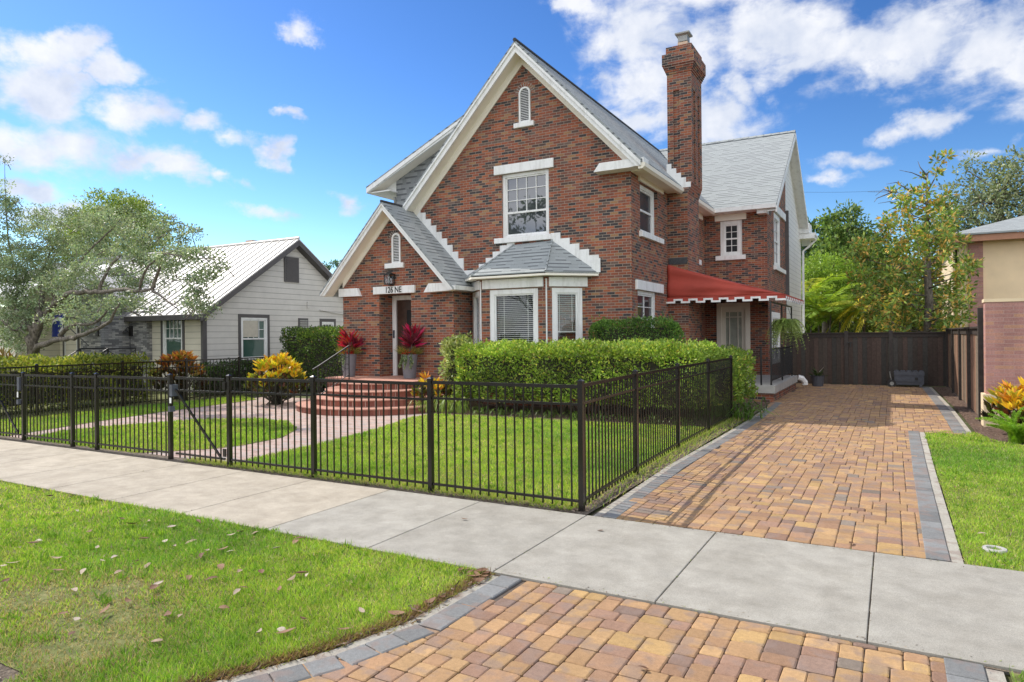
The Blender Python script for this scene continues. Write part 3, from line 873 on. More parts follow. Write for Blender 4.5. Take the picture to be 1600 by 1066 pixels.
# ------------------------------------------------------------------ the brick house
def wall_holes(mb, fr, prof, zb, holes, rec=0.10):
    """wall in frame fr: top profile [(u,z)...] from left to right, bottom zb, rectangular holes with reveals"""
    us = sorted(set([p[0] for p in prof] + [h[0] for h in holes] + [h[1] for h in holes]))
    us = [u for u in us if prof[0][0] <= u <= prof[-1][0]]
    def top(u):
        for (a, za), (b, zb_) in zip(prof[:-1], prof[1:]):
            if a - 1e-9 <= u <= b + 1e-9: return za + (zb_ - za) * (u - a) / (b - a)
    for a, b in zip(us[:-1], us[1:]):
        m = (a + b) / 2
        hs = sorted([h for h in holes if h[0] < m < h[1]], key=lambda h: h[2])
        z0 = zb
        for h in hs:
            if h[2] > z0 + 1e-6: mb.add([pt(fr, a, 0, z0), pt(fr, b, 0, z0), pt(fr, b, 0, h[2]), pt(fr, a, 0, h[2])], [(0, 1, 2, 3)])
            z0 = h[3]
        mb.add([pt(fr, a, 0, z0), pt(fr, b, 0, z0), pt(fr, b, 0, top(b)), pt(fr, a, 0, top(a))], [(0, 1, 2, 3)])
    for (a, b, c, d) in holes:
        for p, q in (((a, c), (a, d)), ((a, d), (b, d)), ((b, d), (b, c)), ((b, c), (a, c))):
            mb.add([pt(fr, p[0], 0, p[1]), pt(fr, q[0], 0, q[1]), pt(fr, q[0], -rec, q[1]), pt(fr, p[0], -rec, p[1])], [(0, 1, 2, 3)])


def window(parent, fr, u0, u1, z0, z1, rec=0.10, cols=4, rows=(3, 0), blinds=False, glass='glass', fw=0.085, split=0.5, label=None, blind_z=None, slats_dark=False):
    m = MB(); f0, f1 = -rec - .05, -rec + .05
    m.fbox(fr, u0, u0 + fw, f0, f1, z0, z1); m.fbox(fr, u1 - fw, u1, f0, f1, z0, z1)
    m.fbox(fr, u0 + fw, u1 - fw, f0, f1, z1 - fw, z1); m.fbox(fr, u0 + fw, u1 - fw, f0, f1, z0, z0 + fw * .7)
    w = m.build('window', mt['white'], parent)
    if label: w['label'] = label
    a, b, c, d = u0 + fw, u1 - fw, z0 + fw * .7, z1 - fw
    s = MB(); st = .04
    zs = c + (d - c) * split
    s.fbox(fr, a, a + st, -rec - .03, -rec + .02, c, d); s.fbox(fr, b - st, b, -rec - .03, -rec + .02, c, d)
    s.fbox(fr, a + st, b - st, -rec - .03, -rec + .02, d - st, d); s.fbox(fr, a + st, b - st, -rec - .03, -rec + .02, c, c + st)
    if rows != 'single':
        s.fbox(fr, a + st, b - st, -rec - .03, -rec + .025, zs - .025, zs + .025)
        for (lo, hi, r) in ((zs + .025, d - st, rows[0]), (c + st, zs - .025, rows[1])):
            if r:
                for k in range(1, cols):
                    uu = a + st + (b - a - 2 * st) * k / cols; s.fbox(fr, uu - .009, uu + .009, -rec - .02, -rec + .012, lo, hi)
                for k in range(1, r):
                    zz = lo + (hi - lo) * k / r; s.fbox(fr, a + st, b - st, -rec - .021, -rec + .011, zz - .009, zz + .009)
    s.build('sash', mt['white'], w)
    g = MB(); g.fbox(fr, a + .005, b - .005, -rec - .022, -rec - .014, c + .005, d - .005)
    g.build('pane', mt['clearglass' if blinds else glass], w)
    if blinds:
        bl = MB(); n = int((d - c) / .05)
        zb = c if blind_z is None else blind_z
        for i in range(n):
            z = d - .03 - i * .05
            if z < zb: break
            p = [pt(fr, a + .01, -rec - .075, z - .007), pt(fr, b - .01, -rec - .075, z - .007), pt(fr, b - .01, -rec - .12, z + .005), pt(fr, a + .01, -rec - .12, z + .005)]
            q = [(x, y, zz + .003) for x, y, zz in p]
            bl.hexa(p + q)
        for t in (.2, .8):
            uu = a + (b - a) * t; bl.fbox(fr, uu - .006, uu + .006, -rec - .074, -rec - .071, zb, d)
        bl.fbox(fr, a + .01, b - .01, -rec - .12, -rec - .06, zb - .02, zb + .01)
        bl.build('blinds', mt['blind'], w)
        v = MB(); v.fbox(fr, a - .1, b + .1, -rec - .6, -rec - .55, c - .1, d + .1)
        v.build('dark_interior', mt['void'], w)
    return w


def arch_vent(parent, fr, uc, w, z0, z1, sill):
    """arched louvre: white surround, slats, sill"""
    r = w / 2; m = MB(); n = 12
    zc = z1 - r
    outer = [(uc - r, z0), (uc + r, z0), (uc + r, zc)] + [(uc + r * math.cos(math.pi * i / n), zc + r * math.sin(math.pi * i / n)) for i in range(1, n)] + [(uc - r, zc)]
    ri = r - .045
    inner = [(uc - ri, z0 + .03), (uc + ri, z0 + .03), (uc + ri, zc)] + [(uc + ri * math.cos(math.pi * i / n), zc + ri * math.sin(math.pi * i / n)) for i in range(1, n)] + [(uc - ri, zc)]
    k = len(outer)
    vs = [pt(fr, u, .04, z) for u, z in outer] + [pt(fr, u, .04, z) for u, z in inner] + [pt(fr, u, -.06, z) for u, z in outer] + [pt(fr, u, -.06, z) for u, z in inner]
    fs = []
    for i in range(k):
        j = (i + 1) % k
        fs += [(i, j, k + j, k + i), (i, 2 * k + i, 2 * k + j, j), (k + i, k + j, 3 * k + j, 3 * k + i)]
    m.add(vs, fs)
    v = m.build('gable_vent', mt['white'], parent)
    s = MB(); z = z0 + .05
    while z < z1 - .05:
        hw = ri if z < zc else math.sqrt(max(1e-4, ri * ri - (z - zc) ** 2))
        s.hexa([pt(fr, uc - hw, .022, z - .012), pt(fr, uc + hw, .022, z - .012), pt(fr, uc + hw, -.03, z + .03), pt(fr, uc - hw, -.03, z + .03),
                pt(fr, uc - hw, .022, z - .004), pt(fr, uc + hw, .022, z - .004), pt(fr, uc + hw, -.03, z + .038), pt(fr, uc - hw, -.03, z + .038)])
        z += .044
    s.build('louvre', mt['white'], v)
    d = MB(); d.prism(fr, inner, .003, .006); d.build('louvre_backing', mt['void'], v)
    q = MB(); q.bbox(fr, sill[0], sill[1], 0, .07, sill[2], sill[3]); q.build('vent_sill', mt['white'], v)
    a = MB()
    for i in range(12):
        t0, t1 = math.pi * i / 12, math.pi * (i + 1) / 12
        a.prism(fr, [(uc + (r + .002) * math.cos(t0), zc + (r + .002) * math.sin(t0)), (uc + (r + .12) * math.cos(t0), zc + (r + .12) * math.sin(t0)), (uc + (r + .12) * math.cos(t1), zc + (r + .12) * math.sin(t1)), (uc + (r + .002) * math.cos(t1), zc + (r + .002) * math.sin(t1))], .002, .006)
    a.build('arch_mortar', mt['concrete'], v)
    a = MB()                                    # brick rowlock arch
    nb = 11
    for i in range(nb):
        t0, t1 = math.pi * (i + .12) / nb, math.pi * (i + .88) / nb
        ra, rb = r + .012, r + .115
        P = [(uc + ra * math.cos(t0), zc + ra * math.sin(t0)), (uc + rb * math.cos(t0), zc + rb * math.sin(t0)), (uc + rb * math.cos(t1), zc + rb * math.sin(t1)), (uc + ra * math.cos(t1), zc + ra * math.sin(t1))]
        a.prism(fr, P, 0, .012)
    a.build('brick_arch', mt['brick'], v)
    return v


H = thing('brick_house', 'two storey red brick house with steep front gable, tall chimney and arched steps', 'house', (-9.0, 20.0, 0))
FF = frame((0, 15.9, 0), (1, 0, 0))       # main front
FP = frame((0, 15.0, 0), (1, 0, 0))       # entry gable front
FR = frame((-5.5, 0, 0), (0, 1, 0))       # main right side
FW = frame((0, 23.3, 0), (1, 0, 0))       # wing front
FX = frame((-3.5, 0, 0), (0, 1, 0))       # wing right side
SL, RX, RZ = 1.045, -8.45, 9.42
roofz = lambda x: RZ - SL * abs(x - RX)

# walls
mb = MB()
prof = [(-12.3, roofz(-12.3) - .38), (RX, RZ - .38), (-5.5, 5.94)]
wall_holes(mb, FF, prof, 0, [(-9.12, -7.72, 4.4, 6.11)])
mb.build('front_wall', mt['brick'], H)
mb = MB()
wall_holes(mb, FR, [(15.9, 5.86), (23.3, 5.86)], 0, [(16.55, 18.0, 4.38, 5.62), (16.3, 17.85, 1.5, 2.9), (20.55, 22.0, 4.2, 5.5)])
mb.build('side_wall', mt['brick'], H)
mb = MB()
wall_holes(mb, FW, [(-5.5, 5.8), (-3.5, 5.8)], 0, [(-4.98, -4.28, 4.37, 5.53), (-5.12, -4.05, .45, 2.8)])
wall_holes(mb, FX, [(23.3, 6.05), (27.75, 9.1)], 0, [(24.75, 26.25, 4.1, 5.95), (24.05, 25.95, .75, 2.5)])
mb.build('wing_wall', mt['brick'], H)
mb = MB()
mb.add([(-3.5, 27.75, 0), (-3.5, 32.7, 0), (-3.5, 32.7, 6.0), (-3.5, 28, 9.3), (-3.5, 27.75, 9.1)], [(0, 1, 2, 3, 4)])
mb.build('wing_siding', mt['siding'], H)
mb = MB()
mb.add([(-13.97, 17.36, 0), (-13.97, 32.7, 0), (-13.97, 32.7, 6.3), (-13.97, 17.36, 6.3)], [(3, 2, 1, 0)]); mb.add([(-13.97, 15.01, 0), (-13.97, 17.36, 0), (-13.97, 17.36, 3.3), (-13.97, 15.01, 3.1)], [(3, 2, 1, 0)])
mb.add([(-13.97, 32.7, 0), (-3.5, 32.7, 0), (-3.5, 32.7, 6.0), (-13.97, 32.7, 6.0)], [(3, 2, 1, 0)])
mb.build('rear_wall', mt['siding'], H)
# shingled cheek under the long left roof
DS = (RZ - 6.60) / (14.69 - 8.45)
dz = lambda x: RZ - DS * abs(x - RX)
mb = MB(); FD = frame((0, 17.35, 0), (1, 0, 0))
mb.prism(FD, [(-13.85, 3.0), (-8.5, 3.0), (-8.5, dz(-8.5) - .12), (-13.85, dz(-13.85) - .12)], -.1, 0)
mb.build('dormer_wall', mt['wallshingle'], H)

# main roof: shingle skins over white boxed rakes
def roofpair(y0, y1, lx, rx, t=.07):
    m = MB()
    m.slab([(RX, y0, RZ), (rx, y0, roofz(rx)), (rx, y1, roofz(rx)), (RX, y1, RZ)], t)
    m.slab([(lx, y0, roofz(lx)), (RX, y0, RZ), (RX, y1, RZ), (lx, y1, roofz(lx))], t)
    return m
m = roofpair(15.47, 17.4, -12.6, -5.1)
m.slab([(RX, 17.4, RZ), (-5.1, 17.4, roofz(-5.1)), (-5.1, 23.2, roofz(-5.1)), (RX, 30, RZ)], .07)
main_roof = m.build('main_roof', mt['shingle'], H)
mb = MB()
DS = (RZ - 6.60) / (14.69 - 8.45)
dz = lambda x: RZ - DS * abs(x - RX)
mb.slab([(-14.69, 16.87, dz(-14.69)), (RX, 16.87, RZ + .01), (RX, 28, RZ + .01), (-14.69, 28, dz(-14.69))], .07)
mb.build('dormer_roof', mt['shingle'], H)
mb = MB(); mb.tube([(RX, 15.45, RZ + .01), (RX, 28, RZ + .01)], .05, 6); mb.build('ridge_cap', mt['ridge'], H)

def rake(parent, fr, u0, z0, u1, z1, n0, n1, drop, top, wall_n, name='rake_board', cut=None):
    """white barge board with crown strip and soffit behind it, following a roof edge from (u0,z0) to (u1,z1)"""
    m = MB()
    def band(d, t):
        '''board between depths d and t under the roof edge, cut level at z = cut at its low end'''
        (ul, zl), (uh, zh) = ((u0, z0), (u1, z1)) if z0 < z1 else ((u1, z1), (u0, z0))
        s = (zh - zl) / (uh - ul)
        if cut is None: P = [(ul, zl - d), (uh, zh - d), (uh, zh - t), (ul, zl - t)]
        else:
            c = min(cut, zl - t); uc = ul + max(0.0, (c - (zl - d))) / s
            P = [(ul, c), (uc, c), (uh, zh - d), (uh, zh - t), (ul, zl - t)]
        return P if uh > ul else P[::-1]
    m.prism(fr, band(drop, top), n0, n1)
    d2 = drop * .45
    m.prism(fr, band(d2, top), n1, n1 + .035)
    b = m.build(name, mt['white'], parent)
    s = MB(); k = drop - .03
    s.prism(fr, band(k, k - .03) if cut is None else band(k, min(k - .03, .09)), wall_n, n0)
    s.build('soffit', mt['cream'], parent)
    return b
FO = FF
rake(H, FO, RX, RZ, -5.12, roofz(-5.12), .34, .40, .30, .07, 0, cut=5.76)
rake(H, FO, -12.6, roofz(-12.6), RX, RZ, .34, .40, .30, .07, 0)
def frieze(fr, ul, zl, ua, za, ur, zr, d0, d1, name='gable_frieze'):
    q = MB(); q.prism(fr, [(ul, zl - d1), (ua, za - d1), (ua, za - d0), (ul, zl - d0)], .004, .035); q.prism(fr, [(ua, za - d1), (ur, zr - d1), (ur, zr - d0), (ua, za - d0)], .004, .035)
    return q.build(name, mt['cream'], H)
frieze(FO, -12.4, roofz(-12.4), RX, RZ, -5.5, roofz(-5.5), .24, .50)
FDr = frame((0, 17.35, 0), (1, 0, 0))
rake(H, FDr, -14.67, dz(-14.67), -8.6, dz(-8.6), .40, .46, .22, .06, 0, cut=6.40)
mb = MB(); mb.prism(FDr, [(-14.64, 6.43), (-13.84, 6.43), (-13.84, dz(-13.84) - .07), (-14.64, dz(-14.64) - .07)], -.03, -.004); mb.box(-14.64, -13.80, 16.96, 28, 6.40, 6.43); mb.box(-14.71, -14.65, 16.9, 28, 6.40, dz(-14.69) - .03); mb.build('eave', mt['white'], H)
# right eave: gutter, soffit, frieze
mb = MB(); mb.prism(frame((0, 15.5, 0), (1, 0, 0)), [(-5.20, 5.70), (-5.10, 5.70), (-5.04, 5.75), (-5.03, 5.84), (-5.20, 5.84)], -3.55, -.03)
mb.prism(frame((0, 15.5, 0), (1, 0, 0)), [(-5.20, 5.70), (-5.10, 5.70), (-5.04, 5.75), (-5.03, 5.84), (-5.20, 5.84)], -7.65, -4.6)
mb.build('gutter', mt['cream'], H)
mb = MB(); mb.box(-5.5, -5.2, 15.9, 19.0, 5.74, 5.78); mb.box(-5.5, -5.2, 20.1, 23.3, 5.74, 5.78)
mb.fbox(FR, 16.42, 18.45, 0, .05, 5.63, 5.74); mb.fbox(FR, 20.5, 22.9, 0, .05, 5.55, 5.74)
mb.build('eave_frieze', mt['cream'], H)
mb = MB(); mb.prism(FF, [(-6.33, 5.76), (-5.42, 5.76), (-5.06, 5.80), (-5.06, 5.96), (-6.18, 5.96)], 0, .36)
mb.build('gable_kneeler', mt['white'], H)

# lintels and sills
def trim(parent, name, fr, u0, u1, z0, z1, d=.05, m='white'):
    q = MB(); q.bbox(fr, u0, u1, 0, d, z0, z1, .008); return q.build(name, mt[m], parent)
w = window(H, FF, -9.12, -7.72, 4.4, 6.11, cols=4, rows=(3, 0), split=.39)
trim(w, 'lintel', FF, -9.34, -7.57, 6.11, 6.35); trim(w, 'window_sill', FF, -9.33, -7.64, 4.26, 4.40, .09)
w = window(H, FR, 16.55, 18.0, 4.38, 5.62, rec=.14, cols=3, rows=(0, 0), glass='darkglass', fw=.10); trim(w, 'window_sill', FR, 16.46, 18.32, 4.24, 4.38, .09)
w = window(H, FR, 16.3, 17.85, 1.5, 2.9, cols=2, rows=(2, 2), glass='darkglass'); trim(w, 'lintel', FR, 16.13, 18.34, 2.9, 3.14, .06)
w = window(H, FR, 20.55, 22.0, 4.2, 5.5, cols=2, rows=(2, 0), glass='darkglass'); trim(w, 'window_sill', FR, 20.3, 22.5, 4.02, 4.19, .09)
w = window(H, FW, -4.98, -4.28, 4.37, 5.53, rec=.08, cols=2, rows=(2, 2), glass='darkglass', fw=.13); trim(w, 'lintel', FW, -5.15, -4.14, 5.53, 5.79, .05, 'cream'); trim(w, 'window_sill', FW, -5.13, -4.17, 4.22, 4.37, .08)
w = window(H, FX, 24.75, 26.25, 4.1, 5.95, rec=.06, cols=2, rows=(2, 2), fw=.18); trim(w, 'lintel', FX, 24.55, 27.3, 5.95, 6.22, .07); trim(w, 'window_sill', FX, 24.6, 27.1, 3.95, 4.1, .09)
w = window(H, FX, 24.05, 25.95, .75, 2.5, rec=.04, cols=2, rows=(2, 2), fw=.2)

# louvres in both gables
arch_vent(H, FF, -8.39, .34, 7.40, 8.33, (-8.71, -8.12, 7.27, 7.40))
arch_vent(H, FP, -11.98, .30, 3.83, 4.66, (-12.37, -11.72, 3.69, 3.83))

# bay window
bay_pts = [(-10.12, 15.9), (-9.38, 15.2), (-7.47, 15.2), (-6.73, 15.9)]
bay = MB(); bl = []
facets = []
for (a, b) in zip(bay_pts[:-1], bay_pts[1:]):
    fr = frame((*a, 0), (b[0] - a[0], b[1] - a[1], 0)); facets.append((fr, math.hypot(b[0] - a[0], b[1] - a[1])))
holes = [[(.12, .88, 1.1, 2.97)], [(.27, 1.67, 1.1, 2.97)], [(.14, .94, 1.1, 2.97)]]
for (fr, L_), h in zip(facets, holes): wall_holes(bay, fr, [(0, 3.3), (L_, 3.3)], 0, h)
bw_ = bay.build('bay_wall', mt['brick'], H)
for i, ((fr, L_), h) in enumerate(zip(facets, holes)):
    a, b, c, d = h[0]
    w = window(H, fr, a, b, c, d, rec=.06, rows='single', blinds=True, fw=.12, blind_z=(1.88 if i == 2 else None))
    trim(w, 'lintel', fr, (.05, .06, .06)[i], (L_ - .06, 1.83, L_ + .10)[i], 3.0, 3.24, .045)
mb = MB()
for (x, y) in bay_pts[1:3]:
    mb = MB(); mb.box(x - .014, x + .014, y - .02, y + .01, 1.0, 3.2); mb.build('corner_bead', mt['white'], H)
ev = [(-10.45, 15.88), (-9.50, 14.93), (-7.36, 14.93), (-6.36, 15.88)]
mb = MB(); T0, T1 = (-8.76, 15.88, 4.2), (-7.63, 15.88, 4.24)
E3 = [(*p, 3.36) for p in ev]
for poly in ([E3[0], E3[1], T0], [E3[1], E3[2], T1, T0], [E3[2], E3[3], T1]): mb.slab(poly, .05)
br = mb.build('bay_roof', mt['shingle'], H)
mb = MB()
for a, b in ((E3[1], T0), (E3[2], T1)):
    mb = MB(); mb.tube([Vector(a), Vector(b)], .03, 5); mb.build('bay_hip_cap', mt['shingle'], H)
mb = MB()
ins = lambda p, d: (p[0] + d[0], p[1] + d[1])
inn = [(-10.2, 15.9), (-9.42, 15.12), (-7.44, 15.12), (-6.62, 15.9)]
for (a, b, c, d) in zip(ev[:-1], ev[1:], inn[1:], inn[:-1]):
    mb.hexa([(*a, 3.26), (*b, 3.26), (*c, 3.25), (*d, 3.25), (*a, 3.335), (*b, 3.335), (*c, 3.31), (*d, 3.31)])
mb.build('bay_eave', mt['cream'], H)

# white stepped flashing where the small roofs meet the facade
mb = MB()
def steps(u0, z0, u1, z1, n, h=.27, fr=FF):
    for i in range(n):
        ua = u0 + (u1 - u0) * i / n; ub = u0 + (u1 - u0) * (i + 1) / n
        zt = z0 + (z1 - z0) * (i / n)
        zb = min(z0 + (z1 - z0) * (i + 1) / n, zt) - .12 if z1 < z0 else zt - .2
        mb.fbox(fr, min(ua, ub), max(ua, ub), -.02, .03 + .0006 * i, zb - .2, zt)
steps(-12.0, 5.53, -10.35, 3.75, 9)
mb.build('stepped_flashing', mt['white'], H); mb = MB()
steps(-7.66, 4.42, -6.35, 3.62, 5)
mb.fbox(FF, -6.53, -6.30, .034, .06, 3.34, 3.69)
mb.build('stepped_flashing', mt['white'], H); mb = MB()
steps(-8.74, 4.36, -9.85, 3.6, 5)
mb.fbox(FF, -10.4, -9.7, -.02, .045, 3.3, 3.60)
mb.build('stepped_flashing', mt['white'], H)

# entry gable
PX, PZ, PS = -12.16, 5.50, 1.05
pz = lambda x: PZ - PS * abs(x - PX)
mb = MB()
wall_holes(mb, FP, [(-13.97, pz(-13.97) - .27), (PX, PZ - .27), (-10.1, pz(-10.1) - .27)], 0, [(-12.62, -11.5, .62, 2.99)], rec=.62)
mb.add([(-10.1, 15.0, 0), (-10.1, 15.9, 0), (-10.1, 15.9, 3.2), (-10.1, 15.0, 2.98)], [(0, 1, 2, 3)])
mb.build('entry_wall', mt['brick'], H)
mb = MB()
mb.slab([(-14.48, 14.57, pz(-14.48)), (PX, 14.57, PZ), (PX, 15.9, PZ), (-14.48, 15.9, pz(-14.48))], .06)
mb.slab([(PX, 14.57, PZ), (-9.83, 14.57, pz(-9.83)), (-9.83, 15.9, pz(-9.83)), (PX, 15.9, PZ)], .06)
mb.slab([(-14.48, 15.9, pz(-14.48)), (PX, 15.9, PZ), (PX, 17.35, PZ), (-14.48, 17.35, pz(-14.48))], .06)
mb.build('entry_roof', mt['shingle'], H)
mb = MB(); mb.tube([(PX, 14.56, PZ), (PX, 17.3, PZ)], .04, 6); mb.build('ridge_cap', mt['ridge'], H)
frieze(FP, -13.95, pz(-13.95), PX, PZ, -10.12, pz(-10.12), .19, .40)
rake(H, FP, PX, PZ, -9.84, pz(-9.84), .33, .39, .24, .06, 0, cut=2.99)
rake(H, FP, -14.47, pz(-14.47), PX, PZ, .33, .39, .24, .06, 0, cut=2.99)
mb = MB()
mb.prism(FP, [(-14.05, 2.96), (-13.25, 2.96), (-13.36, 3.19), (-14.05, 3.19)], 0, .10)
mb.build('gable_kneeler', mt['white'], H); mb = MB()
mb.prism(FP, [(-10.86, 2.96), (-10.02, 2.98), (-9.84, 3.0), (-9.84, 3.07), (-10.0, 3.19), (-10.70, 3.19)], 0, .30)
mb.build('gable_kneeler', mt['white'], H)
mb = MB(); mb.box(-10.1, -9.8, 14.72, 15.9, 2.99, 3.06); mb.box(-9.87, -9.78, 14.6, 15.7, 2.99, 3.10); mb.build('entry_gutter', mt['white'], H)
# door
FDo = frame((0, 15.60, 0), (1, 0, 0))
mb = MB(); mb.fbox(FDo, -12.61, -12.475, -.05, .04, .66, 2.97); mb.fbox(FDo, -11.56, -11.50, -.05, .04, .66, 2.97); mb.fbox(FDo, -12.475, -11.56, -.05, .04, 2.84, 2.97)
d = mb.build('front_door', mt['white'], H)
mb = MB(); mb.fbox(FDo, -12.475, -11.56, -.04, -.01, .68, 2.84); mb.build('door_leaf', mt['wooddoor'], d)
mb = MB(); mb.fbox(FDo, -12.11, -11.75, -.012, .0, 1.95, 2.55)
mb.build('door_light', mt['void'], d)
mb = MB()
for (a, b, c, e) in ((-12.14, -11.72, 2.55, 2.58), (-12.14, -11.72, 1.92, 1.95), (-12.14, -12.11, 1.95, 2.55), (-11.75, -11.72, 1.95, 2.55), (-12.2, -11.66, .85, .88), (-12.2, -11.66, 1.72, 1.75)): mb.fbox(FDo, a, b, -.012, .012, c, e)
mb.build('door_moulding', mt['wooddoor'], d)
mb = MB(); mb.tube([pt(FDo, -11.68, .05, 1.5), pt(FDo, -11.68, .07, 1.6), pt(FDo, -11.68, .05, 1.72)], .012, 6); mb.tube([pt(FDo, -11.68, -.01, 1.5), pt(FDo, -11.68, .05, 1.5)], .014, 6); mb.build('door_handle', mt['iron'], d)
mb = MB(); mb.fbox(FDo, -12.585, -12.525, .04, .06, 1.75, 1.98); mb.build('doorbell', mt['plastic'], d)
lt = trim(H, 'entry_lintel', FP, -12.79, -11.34, 2.985, 3.195, .07)
fc = bpy.data.curves.new('lettering', 'FONT'); fc.body = '126 NE'; fc.size = .225; fc.align_x = 'CENTER'; fc.align_y = 'CENTER'; fc.extrude = .002; fc.offset = .004
tmp = bpy.data.objects.new('lettering', fc); COL.objects.link(tmp)
bpy.context.view_layer.update()
me = bpy.data.meshes.new_from_object(tmp.evaluated_get(bpy.context.evaluated_depsgraph_get()))
bpy.data.objects.remove(tmp)
me.materials.clear(); me.materials.append(mt['black'])
Mx = Matrix.Translation(Vector((-12.06, 15.0 - .0735, 3.085)) - Vector(H.location)) @ Matrix.Rotation(rad(90), 4, 'X') @ Matrix.Diagonal((.84, 1, 1, 1))
me.transform(Mx)
lo = bpy.data.objects.new('house_number', me); COL.objects.link(lo); lo.parent = lt
# lantern above the door
mb = MB(); c = Vector((-12.14, 14.86, 3.40))
mb.box(c.x - .12, c.x + .12, c.y - .12, c.y + .12, 3.50, 3.53); mb.lathe((c.x, c.y, 3.53), [(.12, 0), (.05, .06), (.02, .07), (.0005, .09)], 10)
mb.box(c.x - .10, c.x + .10, c.y - .10, c.y + .10, 3.23, 3.26)
for sx in (-1, 1):
    for sy in (-1, 1): mb.box(c.x + sx * .095 - .01, c.x + sx * .095 + .01, c.y + sy * .095 - .01, c.y + sy * .095 + .01, 3.26, 3.50)
mb.tube([(c.x, 15.0, 3.45), (c.x, 14.93, 3.45)], .03, 6)
ln = mb.build('wall_lantern', mt['iron'], H)
mb = MB(); mb.box(c.x - .085, c.x + .085, c.y - .085, c.y + .085, 3.262, 3.498); mb.build('lantern_glass', mt['clearglass'], ln)
mb = MB(); mb.lathe((c.x, c.y, 3.27), [(.0005, .2), (.02, .17), (.02, 0)], 8); mb.build('bulb', mt['pvc'], ln)

# round brick steps
SC = (-11.45, 13.6)
mb = MB(); nz = MB()
for r, z0, z1 in ((2.05, 0, .17), (1.7, .17, .34), (1.35, .34, .505), (1.0, .505, .67)):
    mb.lathe((SC[0], SC[1], 0), [(r - .012, z0), (r - .012, z1 - .035)], 40, math.pi, 2 * math.pi)
    nz.lathe((SC[0], SC[1], 0), [(r - .012, z1 - .035), (r + .01, z1 - .03), (r + .01, z1 - .008), (r, z1), (max(0.01, r - .37), z1 + .0)], 40, math.pi, 2 * math.pi)
    mb.box(SC[0] - r + .012, SC[0] + r - .012, SC[1], 14.4, z0, z1 - .036)
    nz.box(SC[0] - r - .01, SC[0] + r + .01, SC[1], 14.4, z1 - .034, z1 - .001)
mb.box(-13.85, -9.8, 14.2, 15.0, 0, .628); nz.box(-13.88, -9.77, 14.15, 15.0, .63, .672); nz.box(-12.62, -11.5, 15.0, 15.6, .63, .671)
st = mb.build('entry_steps', mt['stepbrick'], H)
nz.build('step_tread', mt['nosing'], st)

# iron hand rail on the left of the steps
mb = MB()
A = Vector((-12.75, 12.75, 0)); B = Vector((-12.62, 13.75, 0))
pa, pb = (A.x, A.y, .17), (B.x, B.y, .67)
ta, tb = (A.x, A.y, 1.05), (B.x, B.y, 1.56)
mb.tube([pa, ta], .016, 6); mb.tube([pb, tb], .018, 6)
mb.tube([(A.x - .03, A.y - .15, .98), ta, tb], .02, 6)
mb.tube([(A.x, A.y, .30), (B.x, B.y, .80)], .012, 6)
for k in range(1, 8):
    t = k / 8; p = A.lerp(B, t); z = .30 + .5 * t
    mb.tube([(p.x, p.y, z), (p.x, p.y, z + .74)], .007, 5)
hr = mb.build('hand_rail', mt['iron'], H)
mb = MB()
for k in range(7):
    t = (k + .5) / 7; p = A.lerp(B, t)
    for q in (.25, .55):
        c = Vector((p.x, p.y, .30 + .5 * t + q)); d = (B - A).normalized()
        mb.tube([c + (d * math.cos(a) + Vector((0, 0, 1)) * math.sin(a)) * .07 for a in [i * .7 for i in range(10)]], .007, 4)
mb.build('scroll', mt['iron'], hr)

# chimney
mb = MB(); x0, x1, y0, y1 = -5.49, -4.81, 19.0, 20.15
mb.box(-5.55, -4.93, 18.95, 20.2, 0, 5.7)
mb.add([(-5.55, 18.95, 5.7), (-4.93, 18.95, 5.7), (-4.93, 20.2, 5.7), (-5.55, 20.2, 5.7), (x0, y0, 6.0), (x1, y0, 6.0), (x1, y1, 6.0), (x0, y1, 6.0)], [(0, 1, 5, 4), (1, 2, 6, 5), (2, 3, 7, 6), (3, 0, 4, 7)])
mb.box(x0 + .05, x1 - .05, y0 + .05, y1 - .05, 5.99, 9.1)
for (a, b) in ((x0, x0 + .17), (x1 - .34, x1)):
    mb.box(a, b, y0, y0 + .052, 5.99, 8.62); mb.box(a, b, y1 - .052, y1, 5.99, 8.62)
for (a, b) in ((y0, y0 + .22), (y0 + .44, y0 + .70), (y1 - .24, y1)):
    mb.box(x1 - .052, x1 + .001, a + .001, b, 5.99, 8.62); mb.box(x0 - .001, x0 + .052, a + .001, b, 5.99, 8.62)
mb.box(x0 - .002, x1 + .002, y0 - .002, y1 + .002, 8.62, 9.1)
for i in range(5):
    e = .022 * (i + 1); mb.box(x0 - e, x1 + e, y0 - e, y1 + e, 9.1 + .055 * i, 9.1 + .055 * (i + 1))
mb.box(x0 - .11, x1 + .11, y0 - .11, y1 + .11, 9.375, 9.64); mb.box(x0 - .02, x1 + .02, y0 - .02, y1 + .02, 9.64, 9.86)
ch = mb.build('chimney', mt['brick'], H)
mb = MB(); mb.box(-5.29, -5.01, 19.41, 19.69, 9.86, 10.12); mb.build('chimney_flue', mt['flue'], ch)
mb = MB(); a, b = .135, .205
cx, cy = -5.15, 19.55
mb.hexa([(cx - a, cy - a, 10.14), (cx + a, cy - a, 10.14), (cx + a, cy + a, 10.14), (cx - a, cy + a, 10.14), (cx - a, cy - a, 10.30), (cx + a, cy - a, 10.30), (cx + a, cy + a, 10.30), (cx - a, cy + a, 10.30)])
mb.hexa([(cx - b, cy - b, 10.34), (cx + b, cy - b, 10.34), (cx + b, cy + b, 10.34), (cx - b, cy + b, 10.34), (cx - b, cy - b, 10.38), (cx + b, cy - b, 10.38), (cx + b, cy + b, 10.38), (cx - b, cy + b, 10.38)])
